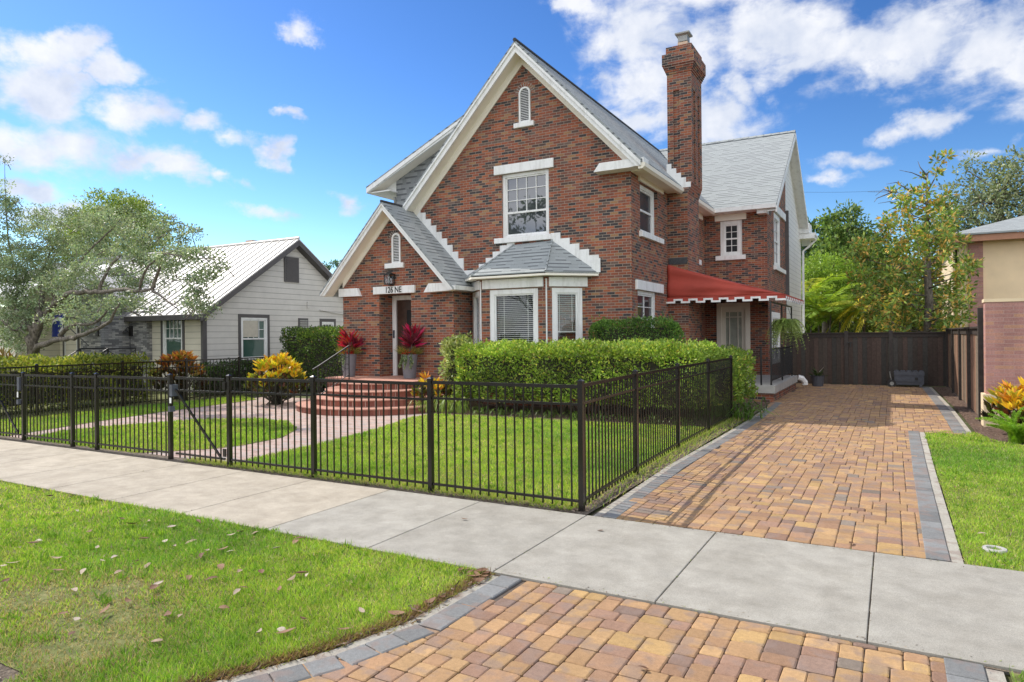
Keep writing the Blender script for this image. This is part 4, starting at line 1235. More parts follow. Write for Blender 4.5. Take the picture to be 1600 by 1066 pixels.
mb.add([(cx - a, cy - a, 10.30), (cx + a, cy - a, 10.30), (cx + a, cy + a, 10.30), (cx - a, cy + a, 10.30), (cx - b, cy - b, 10.34), (cx + b, cy - b, 10.34), (cx + b, cy + b, 10.34), (cx - b, cy + b, 10.34)], [(0, 1, 5, 4), (1, 2, 6, 5), (2, 3, 7, 6), (3, 0, 4, 7)])
mb.build('chimney_cap', mt['silver'], ch)
mb = MB(); FC = frame((0, 18.985, 0), (1, 0, 0))
for i in range(5):
    ua = -5.52 + .135 * i; mb.fbox(FC, ua, ua + .135, -.02, .012 + .0006 * i, max(5.87, roofz(ua + .07) - .2), roofz(ua) + .22)
mb.build('chimney_flashing', mt['white'], ch)
mb = MB(); mb.box(-5.48, -4.95, 18.93, 18.948, 3.74, 3.92); mb.build('flashing_strip', mt['ridge'], ch)

# wing roof, rakes and rear eave
WZ, WS = 9.47, .70
mb = MB()
mb.slab([(-5.1, 22.88, WZ - WS * 5.12), (-3.15, 22.88, WZ - WS * 5.12), (-3.15, 28, WZ), (RX, 28, WZ), ], .07)
mb.slab([(-3.15, 28, WZ), (-3.15, 33.1, WZ - WS * 5.1), (RX, 33.1, WZ - WS * 5.1), (RX, 28, WZ)], .07)
mb.build('wing_roof', mt['shingle'], H)
mb = MB()
k = -3.15
while k > -8.6:
    mb.hexa([(k - .28, 27.86, WZ - .085), (k, 27.86, WZ - .085), (k, 28.14, WZ - .085), (k - .28, 28.14, WZ - .085), (k - .28, 27.86, WZ - .06), (k, 27.86, WZ - .055), (k, 28.14, WZ - .055), (k - .28, 28.14, WZ - .06)])
    mb.hexa([(k - .28, 27.86, WZ - .06), (k, 27.86, WZ - .055), (k, 28.14, WZ - .055), (k - .28, 28.14, WZ - .06), (k - .28, 27.99, WZ + .035), (k, 27.99, WZ + .045), (k, 28.01, WZ + .045), (k - .28, 28.01, WZ + .035)])
    k -= .285
mb.build('ridge_cap', mt['shingle'], H)
mb = MB(); FWr = frame((-3.15, 0, 0), (0, 1, 0)); zt = WZ - .07
mb.prism(FWr, [(22.88, zt - WS * 5.12 - .2), (28, zt - .2), (28, zt), (22.88, zt - WS * 5.12)], -.03, .02)
mb.prism(FWr, [(28, zt - .2), (33.1, zt - WS * 5.1 - .2), (33.1, zt - WS * 5.1), (28, zt)], -.03, .02)
mb.prism(FWr, [(22.9, zt - WS * 5.1 - .17), (28, zt - .17), (28, zt - .14), (22.9, zt - WS * 5.1 - .14)], -.35, -.03)
mb.prism(FWr, [(28, zt - .17), (33.1, zt - WS * 5.1 - .17), (33.1, zt - WS * 5.1 - .14), (28, zt - .14)], -.35, -.03)
mb.box(-3.6, -2.86, 32.2, 33.3, 6.0, 6.12); mb.box(-3.6, -2.9, 32.15, 33.25, 5.88, 6.0); mb.box(-3.6, -3.1, 32.15, 33.2, 6.12, 6.55)
mb.build('wing_rake', mt['white'], H)
mb = MB(); mb.box(-5.1, -3.16, 22.80, 22.88, 5.75, 5.88); mb.box(-5.1, -3.2, 22.88, 23.3, 5.74, 5.77); mb.box(-3.75, -3.45, 22.92, 23.35, 5.62, 5.74)
mb.build('wing_gutter', mt['white'], H)
mb = MB(); mb.box(-3.5, -3.38, 27.55, 27.72, 3.1, 6.4); mb.build('downspout', mt['greytrim'], H)
mb = MB(); mb.tube([(-2.95, 33.1, 5.9), (-3.2, 32.9, 5.6), (-3.42, 32.75, 5.4), (-3.42, 32.75, .1)], .05, 8); mb.build('downspout', mt['white'], H)

# side door under the awning
mb = MB(); FWd = frame((0, 23.3, 0), (1, 0, 0))
mb.fbox(FWd, -5.12, -4.97, -.08, .03, .45, 2.8); mb.fbox(FWd, -4.20, -4.05, -.08, .03, .45, 2.8); mb.fbox(FWd, -4.97, -4.20, -.08, .03, 2.66, 2.8)
sd = mb.build('side_door', mt['cream'], H)
mb = MB()
mb.fbox(FWd, -4.97, -4.84, -.08, -.04, .45, 2.66); mb.fbox(FWd, -4.33, -4.20, -.08, -.04, .45, 2.66); mb.fbox(FWd, -4.84, -4.33, -.08, -.04, 2.5, 2.66); mb.fbox(FWd, -4.84, -4.33, -.08, -.04, .45, .7)
for uu in (-4.72, -4.45): mb.fbox(FWd, uu - .012, uu + .012, -.07, -.045, .7, 2.5)
mb.fbox(FWd, -4.84, -4.33, -.07, -.045, 2.32, 2.345)
mb.build('door_leaf', mt['cream'], sd)
mb = MB(); mb.fbox(FWd, -4.84, -4.33, -.075, -.07, .7, 2.5); mb.build('door_light', mt['doorpane'], sd)

# side porch
mb = MB(); mb.box(-5.5, -2.68, 18.62, 23.28, 0, .24); po = mb.build('side_porch', mt['brick'], H)
mb = MB(); mb.box(-5.5, -2.63, 18.56, 23.29, .24, .44); mb.build('porch_slab', mt['concrete'], po)
mb = MB()
for y in (18.75, 20.8, 22.95):
    mb.box(-2.77, -2.73, y - .02, y + .02, .44, 2.62)
for y in (18.62,): mb.box(-3.0, -2.96, y, y + .04, .44, 1.4)
for z in (.56, 1.38): mb.box(-2.765, -2.735, 18.75, 22.95, z - .015, z + .015)
y = 18.9
while y < 22.9: mb.box(-2.757, -2.743, y - .007, y + .007, .57, 1.37); y += .13
mb.box(-2.77, -2.73, 18.75, 22.95, 2.58, 2.62)
mb.build('porch_rail', mt['iron'], po)
mb = MB(); mb.tube([(-2.62, 23.32, .38), (-2.5, 23.36, .34), (-2.42, 23.4, .22), (-2.42, 23.4, .14)], .09, 8); mb.build('drain_pipe', mt['pvc'], po)

# red awning on the side wall
mb = MB()
A0, A1, C0, C1 = Vector((-5.48, 18.88, 3.74)), Vector((-5.48, 23.28, 3.74)), Vector((-2.42, 18.88, 2.80)), Vector((-2.42, 23.28, 2.80))
NS = 14
def awn(s, t):
    p = A0.lerp(C0, s).lerp(A1.lerp(C1, s), t)
    p.z -= .05 * math.sin(math.pi * s) * (.6 + .4 * math.cos(t * 14)); return p
for i in range(NS):
    for j in range(NS):
        s0, s1, t0, t1 = i / NS, (i + 1) / NS, j / NS, (j + 1) / NS
        mb.add([awn(s0, t0), awn(s1, t0), awn(s1, t1), awn(s0, t1)], [(0, 1, 2, 3)])
# front end panel with shallow folds
NU, NV = 40, 8
def endp(a, b):
    top = awn(a, 0).z; bot = 2.80
    z = top + (bot - top) * b
    return (A0.x + (C0.x - A0.x) * a, 18.88 - .035 * math.sin(math.pi * b) - .035 * math.sin(b * 11 + a * 5) * (1 - a) - .018 * math.sin(a * 16 + b * 6) * (.3 + b) - .10 * b * b * (1 - a), z)
for i in range(NU):
    for j in range(NV):
        mb.add([endp(i / NU, (j + 1) / NV), endp((i + 1) / NU, (j + 1) / NV), endp((i + 1) / NU, j / NV), endp(i / NU, j / NV)], [(0, 1, 2, 3)])
awo = mb.build('awning', mt['awning'], H, smooth=True)
mod = awo.modifiers.new('weld', 'WELD'); mod.merge_threshold = .003
mod = awo.modifiers.new('thick', 'SOLIDIFY'); mod.thickness = .006; mod.offset = 0
vm, wm = MB(), MB()
def valance(p, q, n, fr_off):
    d = (q - p) / n; L_ = d.length
    nn = Vector((d.y, -d.x, 0)).normalized()
    for i in range(n):
        a = p + d * i; b = a + d
        dep = .06 if i % 2 else .13
        P = lambda v, z, o: (v.x + nn.x * o, v.y + nn.y * o, v.z + z)
        vm.hexa([P(a, -dep, .004), P(b, -dep, .004), P(b, -dep, -.004), P(a, -dep, -.004), P(a, .012, .004), P(b, .012, .004), P(b, .012, -.004), P(a, .012, -.004)])
        wm.hexa([P(a - d * .12, -dep - .02, .008), P(b + d * .12, -dep - .02, .008), P(b + d * .12, -dep - .02, -.006), P(a - d * .12, -dep - .02, -.006), P(a - d * .12, -dep + .03, .008), P(b + d * .12, -dep + .03, .008), P(b + d * .12, -dep + .03, -.006), P(a - d * .12, -dep + .03, -.006)])
        if i % 2 == 0 and i + 1 < n:
            e = b; wm.hexa([P(e - d * .12, -.15, .0085), P(e + d * .12, -.15, .0085), P(e + d * .12, -.15, -.0065), P(e - d * .12, -.15, -.0065), P(e - d * .12, -.04, .0085), P(e + d * .12, -.04, .0085), P(e + d * .12, -.04, -.0065), P(e - d * .12, -.04, -.0065)])
        if i % 2 == 1:
            e = b; wm.hexa([P(e - d * .12, -.15, .0085), P(e + d * .12, -.15, .0085), P(e + d * .12, -.15, -.0065), P(e - d * .12, -.15, -.0065), P(e - d * .12, -.04, .0085), P(e + d * .12, -.04, .0085), P(e + d * .12, -.04, -.0065), P(e - d * .12, -.04, -.0065)])
valance(Vector((-5.48, 18.77, 2.79)), Vector((-2.42, 18.86, 2.79)), 15, 0)
valance(Vector((-2.42, 18.88, 2.79)), Vector((-2.42, 23.2, 2.79)), 21, 0)
vm.build('valance', mt['awning'], awo); wm.build('valance_trim', mt['white'], awo)

# ------------------------------------------------------------------ black picket fences
FH = 1.29
def fpost(a, parent, h=None, s=.027, cap=True):
    h = (fh(a[0]) if h is None else h) + .03
    m = MB(); m.box(a[0] - s, a[0] + s, a[1] - s, a[1] + s, 0, h)
    m.add([(a[0] - s - .006, a[1] - s - .006, h), (a[0] + s + .006, a[1] - s - .006, h), (a[0] + s + .006, a[1] + s + .006, h), (a[0] - s - .006, a[1] + s + .006, h), (a[0], a[1], h + .022)], [(0, 1, 4), (1, 2, 4), (2, 3, 4), (3, 0, 4), (3, 2, 1, 0)])
    return m.build('post', mt['fence'], parent)
def fh(x): return 1.30 if x > -3 else max(1.19, 1.30 + (x + 3) * .0105)     # the fence is a little lower towards the left
def fpanel(a, b, parent, name='picket_panel', h=None, pitch=.112, zb=.05, brace=None):
    h = (fh(a[0]) + fh(b[0])) / 2 if h is None else h
    A, B = Vector((*a, 0)), Vector((*b, 0)); d = B - A; L_ = d.length; fr = frame(A, d)
    m = MB()
    for z, t in ((h - .020, .019), (h - .20, .013), (zb + .06, .013)):
        m.fbox(fr, .03, L_ - .03, -.014, .014, z - t, z + t * .9)
    n = max(2, round(L_ / pitch))
    for i in range(1, n):
        u = L_ * i / n; m.fbox(fr, u - .0072, u + .0072, -.0072, .0072, zb, h - .03)
    if brace:
        u0, z0, u1, z1 = brace
        m.prism(fr, [(u0, z0), (u1, z1), (u1, z1 + .045), (u0, z0 + .045)] if u0 < u1 else [(u1, z1), (u0, z0), (u0, z0 + .045), (u1, z1 + .045)], .012, .03)
    return m.build(name, mt['fence'], parent)
def fence(name, label, pts, skip=0, **k):
    t = thing(name, label, 'fence', (*pts[0], 0))
    for p in pts[skip:]: fpost(p, t)
    for a, b in zip(pts[:-1], pts[1:]): fpanel(a, b, t, **k)
    return t
FY = 6.38
fence('picket_fence', 'black metal picket fence along the sidewalk from the front gate to the driveway corner', [(-8.06, FY), (-6.46, FY), (-4.63, FY), (-2.76, FY)])
fence('picket_fence', 'black metal picket fence running back along the paved driveway beside the hedge', [(-2.76, FY), (-2.86, 8.35), (-2.9, 10.45), (-2.91, 12.5), (-2.91, 14.5)], skip=1)
fence('picket_fence', 'short black metal picket fence section between the two garden gates', [(-13.5, FY), (-11.95, FY), (-11.25, FY), (-9.36, FY)])
fence('picket_fence', 'black metal picket fence on the boundary with the grey cottage', [(-17.6, y) for y in (4.9, 6.75, 8.6, 10.65, 12.5, 14.3, 16.1, 17.9)])
g = thing('garden_gate', 'black picket garden gate with a diagonal brace at the brick walk', 'gate', (-8.2, FY, 0))
fpanel((-9.26, FY), (-8.13, FY), g, 'gate_leaf', brace=(.06, 1.02, 1.05, .10))
mb = MB(); mb.box(-9.31, -9.25, FY - .05, FY + .05, .95, 1.12); mb.box(-9.33, -9.28, FY - .06, FY + .02, .72, .80); lb = mb.build('gate_latch', mt['plastic'], g)
mb = MB(); mb.box(-9.30, -9.262, FY - .056, FY - .05, .85, .93); mb.build('latch_label', mt['pvc'], g)
mb = MB(); mb.box(-8.15, -8.09, FY - .045, FY - .03, 1.08, 1.19); mb.box(-8.15, -8.09, FY - .045, FY - .03, .15, .26); mb.build('hinge', mt['fence'], g)
g = thing('garden_gate', 'black picket garden gate cut by the left edge of the photo', 'gate', (-14.6, FY, 0))
fpanel((-14.75, FY), (-13.57, FY), g, 'gate_leaf', brace=(.1, 1.0, 1.1, .12)); fpost((-14.85, FY), g)
mb = MB(); mb.box(-13.62, -13.55, FY - .05, FY + .05, .90, 1.14); mb.box(-13.62, -13.56, FY - .06, FY + .02, .66, .74); mb.build('gate_latch', mt['plastic'], g)
mb = MB(); mb.box(-13.61, -13.572, FY - .056, FY - .05, .78, .88); mb.build('latch_label', mt['pvc'], g)

# ------------------------------------------------------------------ dark wooden fences
def plank_panel(parent, fr, u0, u1, z0, z1, name='plank_panel', pw=.14, cap=True, tone=1.0):
    co, fc, cl = [], [], []
    u = u0
    while u < u1 - .01:
        v = min(u + pw, u1); q = MB(); d = R.uniform(-.006, .006)
        q.fbox(fr, u + .002, v - .002, -.02 + d, d, z0, z1)
        o = len(co); co += q.v; fc += [tuple(i + o for i in f) for f in q.f]
        w = R.uniform(.8, 1.2); b = R.choice([(.066, .052, .042), (.078, .053, .042), (.058, .053, .046), (.07, .05, .04)])
        wm_ = (1.12, .95, .8) if tone > 1.5 else (1, 1, 1); cl += [(b[0] * w * tone * wm_[0], b[1] * w * tone * wm_[1], b[2] * w * tone * wm_[2])] * len(q.v); u = v
    for (a, b, n0, n1, za, zb_) in ((u0 + .01, u1 - .01, -.035, -.022, z0 + .01, z1 - .15), (u0, u1, -.035, .025, z1 - .14, z1 - .01), (u0, u1, -.07, .07, z1 - .012, z1 + .025)) if cap else ():
        q = MB(); q.fbox(fr, a, b, n0, n1, za, zb_); o = len(co); co += q.v; fc += [tuple(i + o for i in f) for f in q.f]; cl += [(.05, .04, .034)] * len(q.v)
    off = Vector(root_of(parent).location)
    me = bpy.data.meshes.new(name); me.from_pydata([(c[0] - off.x, c[1] - off.y, c[2] - off.z) for c in co], [], fc); me.materials.append(mt['plank'])
    a = me.color_attributes.new('Col', 'FLOAT_COLOR', 'POINT'); a.data.foreach_set('color', np.array([(*c, 1) for c in cl], dtype=np.float32).ravel())
    o = bpy.data.objects.new(name, me); COL.objects.link(o); o.parent = parent; return o
mt['darkwood'] = plain('dark stained timber', (.047, .038, .032), .75, .3, 12, .3)
FG = frame((0, 25.8, 0), (1, 0, 0))
t = thing('wooden_gate', 'dark brown double plank gate closing the end of the driveway', 'gate', (-1.5, 25.8, 0))
plank_panel(t, FG, -3.35, -1.42, .03, 1.76, 'gate_leaf'); plank_panel(t, FG, -1.30, -.10, .03, 1.76, 'gate_leaf')
mb = MB(); mb.fbox(FG, -1.42, -1.30, -.08, .045, 0, 1.84); mb.fbox(FG, -.10, .02, -.08, .045, 0, 1.84); mb.build('post', mt['darkwood'], t)
mb = MB(); mb.fbox(FG, -1.34, -1.18, .045, .06, 1.42, 1.46); mb.fbox(FG, -1.25, -1.22, .045, .06, 1.28, 1.42); mb.build('latch', mt['iron'], t)
t = thing('wooden_fence', 'dark brown plank fence panel right of the driveway gate behind the black cart', 'fence', (.7, 25.8, 0))
plank_panel(t, FG, .02, 1.52, .03, 1.76)
FS = frame((1.55, 25.72, 0), (0, -1, 0))
t = thing('wooden_fence', 'weathered brown plank fence along the right side of the driveway', 'fence', (1.55, 20, 0))
for k in range(4):
    u = k * 2.35; plank_panel(t, FS, u + .06, u + 2.35, .05, 1.86, tone=3.2)
    mb = MB(); mb.fbox(FS, u - .05, u + .06, -.1, .06, 0, 1.87); mb.build('post', mt['darkwood'], t)
mb = MB(); mb.fbox(FS, 9.38, 9.52, -.12, .07, 0, 2.25); mb.build('post', mt['darkwood'], t)

# ------------------------------------------------------------------ mauve brick wall and tan building on the right
t = thing('brick_garden_wall', 'mauve brick wall on a tan plaster base at the right edge', 'wall', (2.5, 15.4, 0))
mb = MB(); mb.box(1.52, 4.6, 15.4, 15.72, .62, 2.33); mb.build('brickwork', mt['pinkbrick'], t)
mb = MB(); mb.box(1.47, 4.6, 15.33, 15.75, 0, .62); mb.box(1.50, 4.6, 15.38, 15.74, 2.33, 2.39); mb.build('plaster_base', mt['palecream'], t)
t = thing('tan_building', 'two storey tan building with mauve brick strip and low grey roof behind the plank fence', 'building', (8, 36, 0))
BF = frame((0, 31, 0), (1, 0, 0))
mb = MB(); mb.box(2.55, 3.0, 30.92, 31.2, 0, 5.25); mb.build('brick_strip', mt['pinkbrick'], t)
mb = MB(); mb.box(3.0, 15, 31, 31.3, 0, 5.2); mb.box(3.0, 3.14, 30.95, 31.3, 5.05, 5.2); mb.build('wall', mt['tan'], t)
mb = MB(); mb.box(2.12, 2.55, 31, 42, 0, 5.2); mb.box(2.05, 2.2, 31.0, 31.4, 0, 5.2); mb.build('pale_wall', mt['palecream'], t)
mb = MB(); mb.box(1.9, 15, 30.45, 30.55, 5.12, 5.36); mb.box(1.9, 2.0, 30.55, 42, 5.12, 5.36); mb.box(2.0, 15, 30.55, 42, 5.2, 5.24); mb.build('fascia', mt['terracotta'], t)
mb = MB(); mb.slab([(1.82, 30.38, 5.42), (15, 30.38, 5.42), (10, 36.5, 7.4), (8, 36.5, 7.4)], .06); mb.slab([(1.82, 42, 5.42), (1.82, 30.38, 5.42), (8, 36.5, 7.4)], .06); mb.build('roof', mt['shingle'], t)

# ------------------------------------------------------------------ cottage on the left
K = thing('grey_cottage', 'single storey grey cottage with white metal roof and stone entry behind the oak', 'house', (-24, 18, 0))
KR = frame((-19.5, 0, 0), (0, 1, 0)); KF = frame((0, 14.5, 0), (1, 0, 0))
mb = MB(); KZ, KY, KS = 5.46, 18.32, .69
wall_holes(mb, KR, [(14.5, 2.75), (KY, 5.36), (22.2, 2.75)], 0, [(15.92, 17.05, 1.05, 2.50), (19.72, 20.38, 1.62, 2.40)], .05)
mb.build('gable_wall', mt['greysiding'], K)
mb = MB(); wall_holes(mb, KF, [(-22.6, 2.75), (-19.5, 2.75)], 0, [(-21.62, -20.58, 1.08, 2.55)], .05)
mb.build('front_wall', mt['creamsiding'], K); mb = MB()
mb.add([(-28.5, 14.1, 0), (-25.0, 14.1, 0), (-25.0, 14.1, 2.9), (-28.5, 14.1, 2.9)], [(0, 1, 2, 3)])
mb.build('front_wall', mt['creamsiding'], K)
mb = MB(); mb.box(-34, -27.2, 12.6, 22, 0, 3.0); mb.build('left_wing', mt['creamsiding'], K)
mb = MB()
mb.slab([(-29, 14.15, KZ - KS * 4.17), (-19.2, 14.15, KZ - KS * 4.17), (-19.2, KY, KZ), (-29, KY, KZ)], .05); mb.slab([(-19.2, KY, KZ), (-19.2, 22.5, KZ - KS * 4.17), (-29, 22.5, KZ - KS * 4.17), (-29, KY, KZ)], .05)
x = -19.35
while x > -29:
    a = (x, 14.15, KZ - KS * 4.17); b = (x, KY, KZ)
    mb.hexa([(x - .014, a[1], a[2]), (x + .014, a[1], a[2]), (x + .014, b[1], b[2]), (x - .014, b[1], b[2]), (x - .014, a[1], a[2] + .042), (x + .014, a[1], a[2] + .042), (x + .014, b[1], b[2] + .042), (x - .014, b[1], b[2] + .042)]); x -= .40
mb.tube([(-19.2, KY, KZ + .03), (-29, KY, KZ + .03)], .05, 6)
mb.build('metal_roof', mt['metalroof'], K)
mb = MB(); FKr = frame((-19.2, 0, 0), (0, 1, 0)); e = KZ - .05
mb.prism(FKr, [(14.15, e - KS * 4.17 - .2), (KY, e - .2), (KY, e), (14.15, e - KS * 4.17)], -.03, .02)
mb.prism(FKr, [(KY, e - .2), (22.5, e - KS * 4.17 - .2), (22.5, e - KS * 4.17), (KY, e)], -.03, .02)
mb.prism(FKr, [(14.2, e - KS * 4.12 - .19), (KY, e - .19), (KY, e - .16), (14.2, e - KS * 4.12 - .16)], -.3, -.03); mb.prism(FKr, [(KY, e - .19), (22.5, e - KS * 4.18 - .19), (22.5, e - KS * 4.18 - .16), (KY, e - .16)], -.3, -.03)
mb.box(-24.5, -19.2, 14.1, 14.16, 2.40, 2.56); mb.box(-22.6, -19.5, 14.16, 14.5, 2.5, 2.54)
mb.box(-19.56, -19.44, 14.42, 14.56, 0, 2.7)
mb.build('roof_trim', mt['greytrim'], K)
def kwin(fr, u0, u1, z0, z1, glass, curtain=False, cols=4):
    w = window(K, fr, u0, u1, z0, z1, rec=.03, cols=cols, rows=(2, 0), glass=glass, fw=.07)
    q = MB()
    for (a, b, c, d) in ((u0 - .1, u0, z0 - .1, z1 + .12), (u1, u1 + .1, z0 - .1, z1 + .12), (u0, u1, z1, z1 + .12), (u0, u1, z0 - .1, z0)): q.fbox(fr, a, b, 0, .03, c, d)
    q.build('casing', mt['greytrim'], w)
    if curtain:
        q = MB(); zs = (z0 + z1) / 2 + .05; q.fbox(fr, u0 + .1, u0 + .75, -.024, -.016, zs, z1 - .1); q.build('curtain', mt['curtain'], w)
    return w
kwin(KR, 15.92, 17.05, 1.05, 2.50, 'greenglass', True)
kwin(KR, 19.72, 20.38, 1.62, 2.40, 'darkglass', cols=3)
kwin(KF, -21.62, -20.58, 1.08, 2.55, 'greenglass')
mb = MB(); mb.fbox(KR, 17.85, 18.55, 0, .04, 3.85, 4.78); v = mb.build('gable_vent', mt['greytrim'], K)
mb = MB(); z = 3.93
while z < 4.7: mb.fbox(KR, 17.93, 18.47, .04, .055, z, z + .03); z += .065
mb.build('louvre', mt['greytrim'], v)
mb = MB(); mb.fbox(KR, 18.52, 18.98, 0, .05, 1.95, 2.52); v = mb.build('wall_vent', mt['greytrim'], K)
mb = MB()
for k in range(6): mb.fbox(KR, 18.56, 18.94, .05, .06, 2.0 + .08 * k, 2.045 + .08 * k)
mb.build('vent_slat', mt['silver'], v)
mb = MB(); mb.tube([(-19.46, 19.6, 2.85), (-19.46, 20.5, 2.75), (-19.46, 20.9, 2.72), (-19.46, 21.0, 2.6), (-19.46, 21.0, 1.2)], .02, 6); mb.fbox(KR, 18.95, 19.05, 0, .06, 2.9, 3.15); mb.build('conduit', mt['greysiding'], K)
# stone entry with its own gable, dark door, lamps, stair rails
ex = lambda px, Y: at(px, 524, Y).x
mb = MB(); mb.box(ex(204, 14.3), ex(229, 14.3), 14.3, 14.6, 0, 2.75); mb.box(ex(126, 13.3), ex(157, 13.3), 13.3, 14.6, 0, 2.9); mb.box(ex(126, 13.3), ex(205, 14.4), 14.4, 14.6, 0, 2.7)
mb.prism(frame((0, 13.3, 0), (1, 0, 0)), [(ex(126, 13.3), 2.9), (ex(170, 13.3), 2.9), (ex(170, 13.3), 3.2), (ex(150, 13.3), 3.8), (ex(126, 13.3), 3.2)], -.3, 0)
mb.build('stone_entry', mt['stone'], K)
mb = MB(); mb.box(ex(182, 14.35), ex(196, 14.35), 14.33, 14.40, .4, 2.6); mb.build('entry_door', mt['wooddoor'], K)
mb = MB(); mb.slab([(-27.6, 12.7, 2.75), (-25.1, 12.7, 4.15), (-25.1, 16.2, 4.15), (-27.6, 16.2, 2.75)], .06); mb.slab([(-25.1, 12.7, 4.15), (-23.7, 12.7, 3.3), (-23.7, 16.2, 3.3), (-25.1, 16.2, 4.15)], .06)
for k in range(6):
    x = -25.3 - k * .4; zz = 4.15 + (x + 25.1) * .56
    mb.hexa([(x - .015, 12.7, zz), (x + .015, 12.7, zz), (x + .015, 16.2, zz), (x - .015, 16.2, zz), (x - .015, 12.7, zz + .05), (x + .015, 12.7, zz + .05), (x + .015, 16.2, zz + .05), (x - .015, 16.2, zz + .05)])
mb.slab([(-34.5, 12.2, 3.1), (-27.0, 12.2, 3.1), (-27.0, 17, 5.0), (-34.5, 17, 5.0)], .06)
mb.build('entry_roof', mt['metalroof'], K)
mb = MB(); mb.slab([(-40, 16, 4.1), (-27.5, 16, 4.1), (-27.5, 20.5, 6.0), (-40, 20.5, 6.0)], .06); mb.build('rear_roof', mt['ridge'], K)
KF2 = frame((0, 14.1, 0), (1, 0, 0))
for a, b in ((99, 123), (68, 90)): kwin(KF2, ex(a, 14.1) + .1, ex(b, 14.1) - .05, .95, 2.5, 'greenglass', cols=3)
for x, y in ((ex(153, 13.3), 13.3), (ex(206, 14.3), 14.3)):
    mb = MB(); mb.box(x - .07, x + .07, y - .05, y, 1.9, 2.25); mb.tube([(x, y - .03, 2.15), (x - .02, y - .14, 2.2), (x - .03, y - .2, 2.12)], .02, 6); mb.lathe((x - .03, y - .2, 2.02), [(.1, 0), (.085, .05), (.03, .1)], 10)
    mb.build('wall_lamp', mt['iron'], K)
for x in (ex(150, 13.0), ex(202, 13.2)):
    mb = MB()
    for off in (0,):
        mb.tube([(x - .0, 11.7, 1.0), (x, 12.5, 1.5), (x, 13.4, 1.5)], .022, 6); mb.tube([(x, 11.7, .65), (x, 12.5, 1.1), (x, 13.4, 1.1)], .014, 6)
        for y, z in ((11.7, 1.0), (12.5, 1.5), (13.4, 1.5)): mb.tube([(x, y, 0), (x, y, z)], .02, 6)
        mb.tube([(x, 12.5, 1.45), (x, 13.4, .85)], .012, 5); mb.tube([(x, 12.5, .85), (x, 13.4, 1.45)], .012, 5)
    mb.build('stair_rail', mt['iron'], K)
mb = MB(); mb.box(-24.4, -23.2, 12.4, 14.4, 0, .4); mb.build('stoop', mt['concrete'], K)
cq = at(392, 379, 18.9); mb = MB(); mb.box(cq.x - .2, cq.x + .2, 18.8, 19.1, 5.0, cq.z + .08); mb.build('chimney', mt['flue'], K)
# flag
fl = thing('flag', 'blue flag with white curved emblem hanging by the cottage windows', 'flag', (-25.3, 12.0, 1.0))
c0 = at(78, 528, 12.0); c1 = at(100, 490, 12.0)
mb = MB(); mb.tube([at(138, 540, 12.0) , at(95, 500, 12.0)], .014, 6); mb.build('pole', mt['iron'], fl)
def flagp(s, t):
    p = at(100, 486, 12.0).lerp(at(80, 498, 12.0), s) + Vector((-.04 * t, .05 * math.sin(s * 7), -.80 * t * (1 - .25 * s)))
    return p
mb = MB(); wh = MB()
for i in range(12):
    for j in range(12):
        mb.add([flagp(i / 12, (j + 1) / 12), flagp((i + 1) / 12, (j + 1) / 12), flagp((i + 1) / 12, j / 12), flagp(i / 12, j / 12)], [(0, 1, 2, 3)])
for i in range(10):
    t0, t1 = math.pi * (.1 + 1.3 * i / 10), math.pi * (.1 + 1.3 * (i + 1) / 10)
    q = []
    for (t, r) in ((t0, .22), (t1, .22), (t1, .37), (t0, .37)):
        p = flagp(.5 + r * math.cos(t) * 1.2, .5 - r * math.sin(t)); q.append(p + Vector((.015, -.02, 0)))
    wh.add(q, [(0, 1, 2, 3)])
f = mb.build('cloth', mt['blue'], fl); wh.build('emblem', mt['cloth'], f)

# ------------------------------------------------------------------ plants
OAKC = [(0.23, 0.32, 0.187), (0.306, 0.397, 0.241), (0.187, 0.269, 0.15), (0.383, 0.462, 0.315), (0.306, 0.333, 0.224)]
GRN = [(0.06, 0.128, 0.027), (0.093, 0.178, 0.034), (0.048, 0.099, 0.024), (0.136, 0.221, 0.051)]
LIM = [(0.21, 0.36, 0.038), (0.285, 0.435, 0.045), (0.15, 0.27, 0.03), (0.36, 0.465, 0.075)]
HEDGE = [(0.215, 0.344, 0.047), (0.324, 0.463, 0.075), (0.152, 0.247, 0.038), (0.473, 0.559, 0.129), (0.559, 0.538, 0.097)]
BOX = [(0.1, 0.2, 0.044), (0.14, 0.27, 0.05), (0.07, 0.15, 0.036), (0.2, 0.34, 0.06)]
MAG = [(0.088, 0.143, 0.03), (0.135, 0.194, 0.038), (0.269, 0.18, 0.045), (0.175, 0.224, 0.045), (0.35, 0.224, 0.06), (0.06, 0.105, 0.027)]
YEL = [(0.75, 0.535, 0.022), (0.8, 0.668, 0.043), (0.605, 0.297, 0.022), (0.363, 0.446, 0.029)]


def clump(lv, c, r, n, L_, W, cols, w=None, out=.7, up=.25, flat=.8):
    """n leaves around centre c, radii r (3), pointing outwards and up"""
    d = unit(rng.normal(size=(n, 3))); rr = rng.random(n) ** .45
    P = np.array(c) + d * rr[:, None] * np.array(r)
    D = d * out + rng.normal(size=(n, 3)) * .55 + np.array([0, 0, up])
    lv.add(P, D, L_ * rng.uniform(.6, 1.25, n), W * rng.uniform(.7, 1.2, n), pick(cols, n, w))


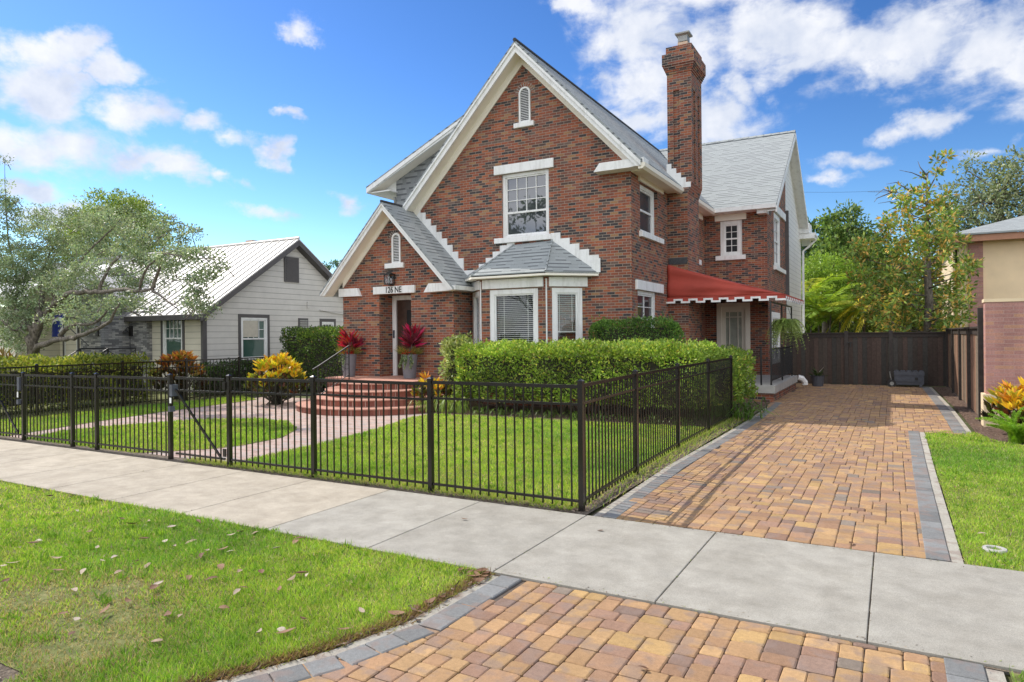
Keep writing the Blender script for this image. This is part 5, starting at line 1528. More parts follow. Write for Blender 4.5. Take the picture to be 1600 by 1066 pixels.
def crown(lv, blobs, ncl, nl, cr, L_, W, cols, w=None, shell=.55, shade=True):
    """blobs: (centre, radii). leaf clusters of radius cr spread mostly near each blob's surface"""
    vol = np.array([b[1][0] * b[1][1] * b[1][2] for b in blobs]) ** .67; vol /= vol.sum()
    cents = []
    for (c, r), f in zip(blobs, vol):
        k = max(2, int(ncl * f))
        d = unit(rng.normal(size=(k, 3))); q = shell + (1 - shell) * rng.random(k) ** .6
        pts = np.array(c) + d * q[:, None] * np.array(r)
        for p in pts:
            tone = rng.normal() * .16 + 1
            n = max(3, int(nl * rng.uniform(.5, 1.4))); s = cr * rng.uniform(.6, 1.3)
            dd = unit(rng.normal(size=(n, 3))); rr = rng.random(n) ** .5
            P = p + dd * rr[:, None] * np.array([s, s, s * .6])
            D = dd * .6 + rng.normal(size=(n, 3)) * .5 + np.array([0, 0, .15])
            lv.add(P, D, L_ * rng.uniform(.6, 1.3, n), W * rng.uniform(.7, 1.2, n), pick(cols, n, w) * max(.55, tone))
            cents.append(p)
    return cents


def limbs(mb, base, cents, n, r0, r1=.012, sag=.1, hub=None):
    idx = rng.choice(len(cents), min(n, len(cents)), replace=False)
    for i in idx:
        c = Vector(cents[i]); b = Vector(base) if hub is None else Vector(hub[rng.integers(len(hub))])
        m1 = b.lerp(c, .35) + Vector((rng.normal() * sag, rng.normal() * sag, abs(rng.normal()) * sag)); m2 = b.lerp(c, .7) + Vector((rng.normal() * sag, rng.normal() * sag, rng.normal() * sag))
        mb.tube([b, m1, m2, c], [r0, r0 * .7, r0 * .42, r1], 5)


def tree(name, label, base, trunk, blobs, ncl, nl, cr, L_, W, cols, bark='darkbark', nlimb=26, lr=.05, w=None, shell=.55, group=None, sag=.15):
    t = thing(name, label, 'tree', base, group)
    lv = Leaves(); cents = crown(lv, blobs, ncl, nl, cr, L_, W, cols, w, shell)
    m = MB(); m.tube([p[0] for p in trunk], [p[1] for p in trunk], 10)
    hub = [p[0] for p in trunk[len(trunk) // 2:]]
    limbs(m, trunk[-1][0], cents, nlimb, lr, hub=hub, sag=sag)
    m.build('trunk', mt[bark], t, smooth=True)
    lv.build('crown', mt['leaf'], t)
    return t


# live oak in front of the cottage: sprawling limbs drawn through the picture plane at its own distance
OY = 11.2
t = thing('oak_tree', 'old grey barked oak with wide crooked limbs and olive foliage in front of the cottage', 'tree', (-22.9, OY, 0))
mb = MB()
def limb(pts, rads, dy=None):
    P = []
    for i, (x, y) in enumerate(pts): P.append(at(x, y, OY + (dy[i] if dy else 0)))
    # smooth by midpoint subdivision
    for _ in range(2):
        Q = [P[0]]; Rr = [rads[0]]
        for i in range(len(P) - 1):
            Q += [P[i] * .75 + P[i + 1] * .25, P[i] * .25 + P[i + 1] * .75]; Rr += [rads[i] * .75 + rads[i + 1] * .25, rads[i] * .25 + rads[i + 1] * .75]
        Q.append(P[-1]); Rr.append(rads[-1]); P, rads = Q, Rr
    P = [p + Vector((rng.normal(), rng.normal(), rng.normal())) * r * .3 for p, r in zip(P, rads)]
    mb.tube(P, rads, 12)
limb([(38, 655), (42, 600), (47, 560), (54, 525), (58, 505)], [0.222, 0.2, 0.178, 0.155, 0.126])
limb([(52, 540), (62, 505), (80, 482), (96, 462), (122, 456), (152, 458), (185, 452), (218, 456), (238, 452)], [0.107, 0.096, 0.085, 0.074, 0.063, 0.056, 0.048, 0.041, 0.03], [0, 0, -.2, -.4, -.6, -.6, -.8, -.9, -1.0])
limb([(238, 452), (246, 430), (252, 405), (256, 388)], [0.044, 0.037, 0.03, 0.018], [-1.0, -1.0, -1.1, -1.2])
limb([(238, 454), (255, 465), (268, 476), (282, 478)], [0.033, 0.022, 0.015, 0.007], [-1, -1.1, -1.2, -1.2])
limb([(56, 545), (80, 532), (105, 530), (130, 524), (158, 512), (172, 503), (180, 484), (188, 474)], [0.096, 0.074, 0.063, 0.052, 0.044, 0.037, 0.026, 0.015], [0, -.4, -.7, -.9, -1.1, -1.3, -1.4, -1.4])
limb([(92, 531), (104, 512), (118, 506), (140, 508), (158, 498), (172, 480)], [0.067, 0.056, 0.044, 0.037, 0.03, 0.015], [-.5, -.6, -.6, -.7, -.8, -.8])
limb([(54, 520), (38, 498), (22, 480), (0, 468), (-20, 455)], [0.118, 0.096, 0.081, 0.067, 0.044], [0, .2, .3, .4, .4])
limb([(60, 510), (60, 480), (68, 455), (64, 430), (50, 412), (38, 405)], [0.111, 0.089, 0.067, 0.052, 0.033, 0.015], [0, .4, .7, .9, 1.0, 1.0])
limb([(40, 500), (28, 520), (14, 512), (2, 500)], [0.044, 0.037, 0.03, 0.015], [0, -.4, -.6, -.7])
limb([(80, 482), (92, 448), (110, 428), (128, 405)], [0.067, 0.052, 0.037, 0.022], [0, .3, .5, .6])
lv = Leaves(); twigs = MB()
def oc(x, y, rx, ry, n, dy=0., L_=.075, dens=74):
    k = FPX / 20.5; c = at(x, y, OY + dy)
    for i in range(n):
        a = rng.uniform(0, 2 * math.pi); q = math.sqrt(rng.random())
        p = c + RGT0 * (rx / k * q * math.cos(a)) + Vector((0, 0, 1)) * (ry / k * q * math.sin(a)) + FWD * rng.uniform(-1, 1) * (rx / k * .8)
        s = rng.uniform(.16, .36); m = int(dens * rng.uniform(.5, 1.3)); tone = .9 + rng.normal() * .24
        dd = unit(rng.normal(size=(m, 3))); P = np.array(p) + dd * (rng.random(m) ** .5)[:, None] * np.array([s, s, s * .55])
        lv.add(P, dd * .6 + rng.normal(size=(m, 3)) * .5 + np.array([0, 0, .12]), L_ * rng.uniform(.6, 1.2, m), .04 * rng.uniform(.7, 1.2, m), pick(OAKC, m) * max(.6, tone))
        if i % 5 == 0:
            q2 = Vector(p) + Vector((rng.normal() * .35, rng.normal() * .3, -.22)); twigs.tube([q2, Vector(p).lerp(q2, .4) + Vector((0, 0, .05)), p], [.014, .009, .004], 4)
oc(20, 500, 50, 45, 56, .5); oc(95, 412, 70, 40, 102, .9); oc(190, 425, 66, 38, 83, .3); oc(60, 450, 58, 40, 66, .6)
oc(150, 362, 80, 32, 102, .9); oc(235, 388, 42, 28, 46, -.3); oc(275, 405, 22, 14, 12, -1.0); oc(291, 368, 8, 10, 5, -1); oc(277, 355, 5, 6, 3, -1); oc(262, 345, 5, 4, 3, -1)
oc(332, 412, 14, 18, 10, -1.3); oc(308, 398, 16, 8, 6, -1.3); oc(304, 445, 12, 14, 8, -1.2); oc(300, 464, 13, 8, 5, -1.2); oc(316, 480, 14, 8, 8, -1.2); oc(160, 480, 55, 14, 23, -.5); oc(215, 474, 36, 11, 12, -.8)
oc(60, 338, 22, 14, 10, .3); oc(12, 390, 32, 60, 56, .2); oc(8, 300, 12, 26, 8, 0); oc(6, 245, 4, 6, 2, 0); oc(50, 352, 20, 14, 9, .3); oc(95, 350, 12, 10, 4, .3); oc(120, 445, 45, 22, 27, .2); oc(40, 490, 38, 26, 33, .2); oc(190, 345, 45, 16, 29, .8); oc(25, 430, 38, 40, 49, .2); oc(8, 340, 26, 40, 33, .1); oc(15, 520, 35, 35, 29, -.3); oc(75, 385, 40, 30, 43, .4); oc(120, 500, 50, 14, 12, -.6); oc(-10, 460, 30, 60, 27, 0)
limb([(110, 428), (132, 400), (150, 380), (178, 356), (190, 340)], [0.044, 0.033, 0.026, 0.016, 0.007], [.2, .2, .3, .4, .5])
limb([(152, 458), (164, 430), (180, 405), (205, 388), (222, 372)], [0.052, 0.037, 0.028, 0.018, 0.007], [-.6, -.5, -.3, -.2, -.2])
limb([(218, 455), (222, 432), (236, 410), (262, 396), (285, 385)], [0.037, 0.03, 0.022, 0.015, 0.006], [-.9, -1.0, -1.0, -1.0, -1.0])
limb([(256, 396), (282, 400), (312, 405), (336, 402)], [0.022, 0.016, 0.011, 0.004], [-1.2, -1.3, -1.3, -1.3])
limb([(300, 446), (304, 462), (312, 478)], [0.015, 0.01, 0.004], [-1.2, -1.2, -1.2]); limb([(268, 440), (290, 436), (304, 440)], [0.015, 0.01, 0.004], [-1.1, -1.2, -1.2])
limb([(22, 480), (30, 440), (20, 410), (12, 370), (8, 310), (7, 250)], [0.059, 0.044, 0.033, 0.022, 0.013, 0.004], [.3, .3, .2, .2, .1, 0])
limb([(64, 430), (80, 390), (95, 352), (62, 338)], [0.037, 0.026, 0.015, 0.004], [.7, .6, .4, .3])
mb.build('trunk', mt['bark'], t, smooth=True)
twigs.build('twigs', mt['bark'], t)
lv.build('crown', mt['leaf'], t)

def blobs_px(lst, Y):
    out = []
    for (x, y, rx, ry) in lst:
        c = at(x, y, Y); k = FPX / (FWD.dot(c))
        out.append(((c.x, c.y, c.z), (rx / k, rx / k, ry / k)))
    return out
def up(x, Y, z): p = at(x, 524, Y); return (p.x, p.y, z)

tree('oak_tree', 'bright green round oak rising behind the cottage roof', up(185, 33, 0), [(up(185, 33, 0), .4), (up(183, 33, 3), .32), (up(180, 33, 5), .22)],
     blobs_px([(185, 370, 72, 50), (135, 385, 48, 45), (232, 385, 36, 40), (180, 335, 55, 34), (215, 342, 36, 30), (150, 340, 36, 26)], 33), 420, 60, .8, .24, .12, [(.2, .3, .06), (.26, .36, .08), (.14, .22, .05), (.32, .38, .12)], lr=.08)
tree('slender_tree', 'small dark tree top showing between the cottage roof and the brick house', up(516, 44, 0), [(up(516, 44, 0), .2), (up(517, 44, 4.5), .12), (up(518, 44, 6), .06)],
     blobs_px([(508, 417, 6, 5), (524, 411, 6, 5)], 44), 12, 40, .28, .2, .09, GRN, nlimb=6, lr=.03)
# trees beyond the wooden gate
tree('broadleaf_tree', 'dark green tree beyond the gate nearest the brick house', up(1275, 46, 0), [(up(1275, 46, 0), .35), (up(1275, 46, 4), .26), (up(1278, 46, 7), .12)],
     blobs_px([(1272, 385, 32, 38), (1262, 420, 30, 40), (1285, 430, 40, 40)], 46), 160, 60, .7, .26, .13, GRN)
tree('broadleaf_tree', 'taller dark green tree with rounded top behind the magnolia', up(1330, 44, 0), [(up(1330, 44, 0), .35), (up(1326, 44, 4), .26), (up(1322, 44, 8), .12)],
     blobs_px([(1318, 352, 27, 26), (1330, 385, 42, 32), (1310, 400, 40, 35), (1350, 420, 45, 40), (1390, 430, 45, 50)], 44), 280, 60, .7, .26, .13, [(.13, .22, .05), (.18, .28, .07), (.25, .33, .09), (.08, .15, .04)])
tree('broadleaf_tree', 'light lime green tree glowing in the sun behind the gate', up(1290, 41, 0), [(up(1290, 41, 0), .22), (up(1290, 41, 2.5), .17), (up(1292, 41, 4.5), .09)],
     blobs_px([(1292, 420, 42, 24), (1270, 445, 30, 32), (1325, 440, 35, 30), (1300, 470, 50, 30)], 41), 240, 60, .5, .17, .075, [(.24, .38, .05), (.30, .42, .06), (.17, .28, .04)])
tree('oak_tree', 'large grey green oak with sky showing through behind the tan building', up(1585, 52, 0), [(up(1585, 52, 0), .6), (up(1580, 52, 3), .5), (up(1572, 52, 7), .34), (up(1560, 52, 10), .18)],
     blobs_px([(1570, 320, 70, 40), (1520, 340, 50, 32), (1590, 275, 45, 38), (1500, 310, 30, 28), (1545, 290, 38, 28), (1640, 300, 60, 60), (1480, 345, 35, 22), (1520, 255, 18, 16), (1580, 250, 20, 14), (1460, 370, 40, 30)], 52),
     250, 46, .75, .25, .12, [(.2, .26, .14), (.26, .31, .18), (.15, .2, .11), (.34, .37, .23)], lr=.09, nlimb=40)
tree('broadleaf_tree', 'shadowy bushy tree low behind the fence corner', up(1440, 40, 0), [(up(1440, 40, 0), .25), (up(1440, 40, 2), .2), (up(1440, 40, 3), .1)],
     blobs_px([(1440, 480, 50, 40), (1400, 470, 50, 45), (1475, 490, 35, 35), (1380, 500, 60, 30)], 40), 220, 55, .55, .2, .1, [(.08, .12, .03), (.11, .16, .04), (.16, .2, .05)])

tree('shrub_thicket', 'mixed green shrub thicket low along the back of the yard beyond the gate', up(1370, 45, 0), [(up(1370, 45, 0), .2), (up(1370, 45, 1.2), .15), (up(1370, 45, 2), .1)],
     blobs_px([(1255, 505, 30, 30), (1290, 500, 35, 32), (1330, 500, 35, 35), (1372, 500, 35, 35), (1412, 498, 35, 38), (1450, 500, 35, 38), (1490, 500, 30, 35)], 45), 420, 55, .7, .26, .13, [(.16, .26, .05), (.22, .32, .06), (.11, .18, .04), (.32, .36, .08)], nlimb=14)

# magnolia
MY = 28.5
t = thing('magnolia_tree', 'tall thin magnolia with glossy bronze backed leaves and bare top twigs beside the tan building', 'tree', (*up(1450, MY, 0)[:2], 0))
mb = MB(); lv = Leaves()
trunkp = [(1452, 600), (1450, 520), (1452, 470), (1449, 430), (1450, 390), (1449, 340), (1448, 300), (1449, 270)]
mb.tube([at(x, y, MY) for x, y in trunkp], [.17, .15, .135, .115, .085, .06, .04, .03], 10)
mb.tube([at(1449, 300, MY), at(1460, 280, MY), at(1468, 260, MY), at(1478, 247, MY)], [.03, .02, .015, .008], 5)
mb.tube([at(1449, 275, MY), at(1438, 262, MY), at(1434, 252, MY)], [.03, .015, .006], 5)
for (a, b, c) in (((1449, 320), (1400, 300), (1356, 300)), ((1449, 330), (1390, 315), (1372, 318)), ((1448, 280), (1425, 270), (1405, 266)), ((1400, 302), (1380, 296), (1368, 306)), ((1425, 300), (1400, 285), (1385, 288)), ((1395, 300), (1370, 310), (1366, 316))):
    mb.tube([at(*a, MY), at(*b, MY - .3), at(*c, MY - .5)], [.028, .014, .006], 5)
spots = [(1478, 246), (1462, 252), (1440, 276), (1465, 272)]
for y0, hw in ((310, 55), (330, 78), (350, 85), (370, 80), (390, 115), (410, 120), (430, 122), (450, 112), (470, 108), (490, 100), (510, 85)):
    for k in range(14 if y0 < 360 else 25):
        spots.append((1448 + rng.uniform(-hw, hw * .62) , y0 + rng.uniform(-11, 11)))
for i, (x, y) in enumerate(spots):
    p = at(x, y, MY + (rng.uniform(.3, 1.6) if abs(x - 1450) < 13 and y > 400 else rng.uniform(-1.7, 1.4))); n = int(rng.integers(26, 52)); s = rng.uniform(.14, .36)
    d = unit(rng.normal(size=(n, 3)) + np.array([0, 0, .25])); tone = max(.6, 1 + rng.normal() * .2)
    lv.add(np.array(p) + d * rng.random((n, 1)) * s, d + rng.normal(size=(n, 3)) * .3, rng.uniform(.13, .24, n), rng.uniform(.055, .09, n), pick(MAG, n, (6, 4, 3.0, 4, 3.0, 3)) * tone * 2.0)
    if i > 3 and i % 5 == 0:
        yy = min(y + 25, 520); b = at(1449, yy, MY); mb.tube([b, b.lerp(p, .55) + Vector((0, 0, -.1)), p], [.03, .016, .006], 5)
mb.build('trunk', mt['bark'], t, smooth=True); lv.build('crown', mt['glossleaf'], t)


# palms and other fronds
def frond(lv, stem, base, az, length, rise, droop, ll, lw, cols, n=26, r=.012, spread=.9):
    """pinnate frond arching out from base"""
    pts = []; h = Vector((math.cos(az), math.sin(az), 0))
    for i in range(n + 1):
        s = i / n
        pts.append(Vector(base) + h * (length * s * (1 - .15 * droop * s)) + Vector((0, 0, rise * s - droop * length * s * s)))
    stem.tube(pts[::4] if n % 4 == 0 else pts[::3], [r * (1 - .7 * k / max(1, len(pts[::4] if n % 4 == 0 else pts[::3]) - 1)) for k in range(len(pts[::4] if n % 4 == 0 else pts[::3]))], 4)
    side = Vector((-h.y, h.x, 0)); c = pick(cols, 1)[0]
    P, D, L_ = [], [], []
    for i in range(2, n + 1):
        s = i / n; d = (pts[i] - pts[i - 1]).normalized(); k = ll * (.35 + .9 * math.sin(math.pi * min(.97, .12 + .86 * s)))
        for sg in (-1, 1):
            P.append(pts[i]); D.append(side * sg * spread + d * .75 + Vector((0, 0, -.22 + rng.normal() * .12))); L_.append(k * rng.uniform(.85, 1.1))
    m = len(P); lv.add(np.array(P), np.array(D), np.array(L_), lw, c * (1 + rng.normal(size=(m, 1)) * .08), S=np.array([[0, 0, 1.0]]) + rng.normal(size=(m, 3)) * .25)


def palm(name, label, stems, nf, flen, rise, droop, ll, lw, cols, trunk_r=.05, group=None):
    t = thing(name, label, 'palm', stems[0][0], group); lv = Leaves(); tr = MB(); st = MB()
    for (b, h) in stems:
        top = (b[0] + rng.normal() * .12, b[1] + rng.normal() * .12, h)
        tr.tube([b, ((b[0] + top[0]) / 2, (b[1] + top[1]) / 2, h * .5), top], [trunk_r * 1.15, trunk_r, trunk_r * .8], 8)
        for k in range(nf):
            frond(lv, st, top, 2 * math.pi * k / nf + rng.uniform(-.3, .3), flen * rng.uniform(.75, 1.1), rise * rng.uniform(.5, 1.25), droop * rng.uniform(.7, 1.3), ll, lw, cols)
    tr.build('trunk', mt['bark'], t, smooth=True); s = st.build('frond_stem', plain_cached('palm stem', (.22, .24, .04)), t); lv.build('fronds', mt['leaf'], t)
    return t
_pc = {}
def plain_cached(n, c):
    if n not in _pc: _pc[n] = plain(n, c, .6)
    return _pc[n]
AREC = [(.27, .42, .05), (.33, .46, .06), (.21, .34, .04), (.42, .45, .06)]
FOX = [(.60, .52, .06), (.46, .44, .07), (.34, .38, .07), (.68, .54, .07)]
palm('areca_palm', 'feathery lime green palm clump nearest the brick house behind the gate', [(up(1262, 36.5, 0), 2.2), (up(1278, 37.2, 0), 2.9), (up(1250, 37, 0), 3.4)], 10, 2.5, 2.1, .55, .6, .085, AREC)
palm('areca_palm', 'yellow green palm fan spreading left of the magnolia', [(up(1291, 36, 0), 2.6), (up(1314, 37, 0), 2.3)], 11, 2.4, 2.0, .52, .6, .085, AREC)
palm('foxtail_palm', 'golden drooping palm just left of the magnolia trunk', [(up(1372, 36, 0), 3.1), (up(1345, 36.5, 0), 2.9)], 11, 2.1, .9, .95, .42, .06, FOX, .07)
palm('foxtail_palm', 'olive drooping palm behind the middle of the gate', [(up(1398, 35.2, 0), 3.4)], 12, 2.0, .8, 1.0, .42, .06, FOX, .08)
palm('cabbage_palm', 'dark green palm in the gap right of the magnolia trunk', [(up(1462, 34, 0), 3.4)], 12, 1.6, 1.0, .8, .5, .05, GRN, .1)


# clipped hedges
def hedge(name, label, x0, x1, y0, y1, z0, z1, n, L_, W, cols, rough=.1, w=None, mat='leaf', round_=.25, core=True, shoots=60):
    t = thing(name, label, 'hedge', ((x0 + x1) / 2, (y0 + y1) / 2, 0)); lv = Leaves()
    dx, dy, dzz = x1 - x0, y1 - y0, z1 - z0
    areas = np.array([dx * dzz, dx * dzz * .6, dy * dzz, dy * dzz, dx * dy * 1.1]); f = rng.choice(5, n, p=areas / areas.sum())
    u, v = rng.random(n), rng.random(n); P = np.zeros((n, 3)); Nn = np.zeros((n, 3))
    for k, (nx, ny, nz) in enumerate(((0, -1, 0), (0, 1, 0), (-1, 0, 0), (1, 0, 0), (0, 0, 1))):
        m = f == k
        if nz: P[m] = np.stack([x0 + dx * u[m], y0 + dy * v[m], np.full(m.sum(), z1)], 1)
        elif nx: P[m] = np.stack([np.full(m.sum(), x0 if nx < 0 else x1), y0 + dy * u[m], z0 + dzz * v[m]], 1)
        else: P[m] = np.stack([x0 + dx * u[m], np.full(m.sum(), y0 if ny < 0 else y1), z0 + dzz * v[m]], 1)
        Nn[m] = (nx, ny, nz)
    # round the edges: pull towards a rounded box
    c = np.array([(x0 + x1) / 2, (y0 + y1) / 2, (z0 + z1) / 2]); h = np.array([dx, dy, dzz]) / 2; r = min(round_, h.min() * .9)
    q = P - c; inner = np.clip(q, -(h - r), h - r); inner[:, 2] = np.clip(q[:, 2], -h[2], h[2] - r)
    d = q - inner; dl = np.linalg.norm(d, axis=1, keepdims=True); d = np.where(dl > 1e-6, d / np.maximum(dl, 1e-6), Nn)
    lump = (rough * 1.5) * (np.sin(P[:, 0] * 3.7 + 1) * np.sin(P[:, 1] * 4.1 + P[:, 2] * 3.3) + .5 * np.sin(P[:, 0] * 9.1 + P[:, 2] * 7.7) * np.sin(P[:, 1] * 8.3 + 2))
    depth = rng.exponential(.085, n) - .03
    holes_ = np.sin(P[:, 0] * 6.1 + P[:, 2] * 5.2) * np.sin(P[:, 2] * 8.7 + P[:, 1] * 7.3 + 1.3) * np.sin(P[:, 0] * 2.9 + P[:, 1] * 3.1 + .4)
    depth = depth + np.where((holes_ > .42) & (Nn[:, 2] < .5), .13, 0)
    P = c + inner + d * (r + lump - depth)[:, None]
    D = d * .75 + rng.normal(size=(n, 3)) * .6 + np.array([0, 0, .3])
    patch = 1 + .32 * np.sin(P[:, 0] * 2.3 + P[:, 1] * 1.7) * np.sin(P[:, 2] * 5 + P[:, 0] * 1.1)
    cc = pick(cols, n, w, .16) * patch[:, None]; dead = rng.random(n) < .018; cc[dead] = pick([(.24, .15, .07), (.3, .22, .1)], int(dead.sum()))
    lv.add(P, D, L_ * rng.uniform(.5, 1.4, n), W * rng.uniform(.7, 1.2, n), cc)
    k = n // shoots                                 # loose shoots sticking out of the top
    for i in range(k):
        p = np.array([rng.uniform(x0 + .1, x1 - .1), rng.uniform(y0 + .1, y1 - .1), z1 - .04 + abs(rng.normal()) * .05]); m = 6
        lv.add(p + np.stack([rng.normal(size=m) * .02, rng.normal(size=m) * .02, np.linspace(0, .09, m)], 1), rng.normal(size=(m, 3)) * .6 + np.array([0, 0, .7]), L_ * .9, W * .9, pick(cols, m, w))
    m = MB(); s = .14
    zc_ = z0 + .16
    m.hexa([(x0 + s, y0 + s, zc_), (x1 - s, y0 + s, zc_), (x1 - s, y1 - s, zc_), (x0 + s, y1 - s, zc_), (x0 + s * 1.6, y0 + s * 1.6, z1 - s * 1.3), (x1 - s * 1.6, y0 + s * 1.6, z1 - s * 1.3), (x1 - s * 1.6, y1 - s * 1.6, z1 - s * 1.3), (x0 + s * 1.6, y1 - s * 1.6, z1 - s * 1.3)])
    for i in range(int(dx / .35)):
        x = x0 + .2 + (dx - .4) * i / max(1, int(dx / .35) - 1); 
        for yy in (y0 + .2, (y0 + y1) / 2): m.tube([(x + rng.normal() * .06, yy, 0), (x + rng.normal() * .1, yy, z0 + .1), (x + rng.normal() * .14, yy - .08, z0 + .35)], [.018, .014, .01], 5)
    m.build('branches', mt['twig'], t); lv.build('foliage', mt[mat], t); return t

hedge('hedge', 'long waist high clipped hedge in front of the bay window', -9.05, -3.25, 13.3, 14.8, .32, 1.50, 40000, .068, .036, HEDGE, .085, (5, 4, 4, 1.6, .9))
hedge('hedge', 'loose end of shrubbery where the hedge meets the side porch', -4.1, -2.95, 14.9, 17.6, .25, 1.30, 9500, .075, .036, HEDGE, .09, (5, 3, 5, 1, 1))
hedge('hedge', 'small rounded boxwood clipped like a loaf under the side window', -6.35, -4.15, 14.95, 15.75, .5, 2.12, 19000, .05, .028, BOX, .03, round_=.36, shoots=600)
hedge('hedge', 'dark green square clipped hedge between cottage and entry steps', -18.0, -15.05, 16.2, 17.9, .1, 2.0, 17000, .075, .042, [(.08, .14, .03), (.11, .19, .035), (.055, .10, .022), (.2, .29, .05)], .06, (5, 4, 4, 1.5))
hedge('hedge', 'pale yellow green hedge behind the boundary fence under the oak', -19.6, -18.35, 6.3, 12.0, .05, 1.22, 15000, .085, .045, [(.25, .30, .035), (.33, .36, .05), (.16, .22, .03), (.10, .15, .025), (.42, .40, .08)], .09)
hedge('hedge', 'low dark shrubs along the cottage side wall behind the boundary fence', -19.2, -18.2, 13.7, 18.5, .05, .92, 8000, .08, .045, [(.03, .06, .015), (.045, .09, .02), (.07, .12, .025)], .07)


def rosette_shrub(name, label, c, rx, rz, nros, L_, W, topc, lowc, cat='shrub', leaves=(8, 13), trunkc='twig', z0=.15):
    """croton style shrub: whorls of long leaves over a dome, colourful new growth above, dark older leaves below"""
    t = thing(name, label, cat, c); lv = Leaves(); m = MB()
    for i in range(nros):
        a = rng.uniform(0, 2 * math.pi); q = math.sqrt(rng.random()); hz = math.sqrt(max(0, 1 - q * q))
        lowr = rng.random() < .3
        zz = z0 + (rz - z0) * (hz * rng.uniform(.75, 1.0) if not lowr else rng.uniform(.05, .55))
        qq = q if not lowr else rng.uniform(.75, 1)
        p = np.array([c[0] + rx * qq * math.cos(a), c[1] + rx * qq * math.sin(a), c[2] + zz])
        n = int(rng.integers(*leaves)); ang = rng.uniform(0, 2 * math.pi, n)
        out = np.array([math.cos(a) * q, math.sin(a) * q, .8]); 
        D = np.stack([np.cos(ang), np.sin(ang), rng.uniform(.1, 1.2, n)], 1) + out * .5
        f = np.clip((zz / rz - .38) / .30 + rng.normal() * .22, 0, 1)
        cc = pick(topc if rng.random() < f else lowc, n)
        lv.add(p, D, L_ * rng.uniform(.65, 1.15, n), W * rng.uniform(.8, 1.15, n), cc)
        if i % 3 == 0: m.tube([(c[0] + rng.normal() * .08, c[1] + rng.normal() * .08, c[2]), (c[0] + rx * .5 * qq * math.cos(a), c[1] + rx * .5 * qq * math.sin(a), c[2] + zz * .5), tuple(p)], [.018, .013, .008], 5)
    m.build('stems', mt[trunkc], t); lv.build('leaves', mt['glossleaf'], t, .3, .5); return t
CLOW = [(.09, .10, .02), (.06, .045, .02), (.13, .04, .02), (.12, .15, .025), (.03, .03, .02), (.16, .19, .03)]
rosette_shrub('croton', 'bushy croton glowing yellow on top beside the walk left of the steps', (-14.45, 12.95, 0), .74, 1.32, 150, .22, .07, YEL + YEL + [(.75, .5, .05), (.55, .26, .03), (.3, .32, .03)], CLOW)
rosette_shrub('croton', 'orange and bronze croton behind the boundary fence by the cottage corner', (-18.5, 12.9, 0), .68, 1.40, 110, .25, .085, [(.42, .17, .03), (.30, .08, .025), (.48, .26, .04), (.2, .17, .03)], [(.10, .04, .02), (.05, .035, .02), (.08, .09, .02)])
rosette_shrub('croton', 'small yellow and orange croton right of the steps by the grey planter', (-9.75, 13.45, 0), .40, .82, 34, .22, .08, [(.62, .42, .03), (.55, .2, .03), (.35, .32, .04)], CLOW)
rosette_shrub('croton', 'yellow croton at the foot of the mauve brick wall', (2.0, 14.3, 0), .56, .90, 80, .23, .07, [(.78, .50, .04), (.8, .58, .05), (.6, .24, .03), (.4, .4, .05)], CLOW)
rosette_shrub('croton', 'bronze leaved plant poking in at the left edge under the oak', tuple(at(-2, 600, 9.5))[:2] + (.2,), .45, 1.25, 16, .5, .07, [(.22, .12, .03), (.16, .14, .03)], [(.10, .08, .02), (.14, .15, .03)])
t = hedge('shrub', 'pale loose leafed shrub at the left end of the long hedge', -9.7, -8.95, 13.7, 14.5, .5, 1.64, 2600, .10, .05, [(.30, .37, .12), (.42, .47, .2), (.2, .27, .07)], .16, round_=.33)
t['category'] = 'shrub'


def strap(name, label, c, n, L_, W, cols, spread=.7, lean=(0, 0), cat='plant', clumpr=.15, fold=.2):
    """arching strap leaves, each bent in three segments"""
    t = thing(name, label, cat, c); lv = Leaves()
    for i in range(n):
        a = rng.uniform(0, 2 * math.pi); h = np.array([math.cos(a) + lean[0], math.sin(a) + lean[1], 0]) * spread * rng.uniform(.3, 1.1)
        l = L_ * rng.uniform(.6, 1.15); p = np.array([c[0] + rng.normal() * clumpr, c[1] + rng.normal() * clumpr, c[2]]); col = pick(cols, 1)[0]
        k = 5
        for s in range(k):
            d = h * (.5 + .5 * s) + np.array([0, 0, 1.1 - .48 * s]); d /= np.linalg.norm(d)
            lv.add(p, d, l / k * 1.35, W * (1 - .12 * s), col, S=np.array([[-math.sin(a), math.cos(a), 0.01]]) * 1.0 if False else np.cross(d, np.array([-math.sin(a), math.cos(a), 0]))[None, :])
            p = p + d * l / k
    lv.build('leaves', mt['leaf'], t, .15, .45); return t
strap('lily_plant', 'arching strap leaved lilies spilling out at the driveway end of the hedge', (-3.05, 14.75, 0), 110, .95, .035, [(.10, .19, .03), (.14, .25, .035), (.07, .13, .02)], .85, (.35, -.45), clumpr=.3)
for i, (x, y) in enumerate(((-9.55, 12.95), (-9.1, 13.1), (-8.75, 13.15))):
    strap('lily_plant', ['upright pale green strap leaves next to the curved steps', 'upright green strap leaves second in the row from the steps', 'short strap leaves third from the steps in front of the hedge'][i],
          (x, y, 0), 34, .75, .035, [(.20, .29, .05), (.15, .24, .04), (.27, .34, .08)], .35, clumpr=.12)
for i in range(9):
    x = -8.2 + i * .58
    t = strap('border_plant', 'low green strap tuft along the foot of the long hedge', (x, 13.2 + rng.normal() * .05, 0), 22, .42, .03, [(.09, .16, .03), (.13, .21, .035)], .6, clumpr=.1); t['group'] = 'strap tufts along the foot of the hedge'


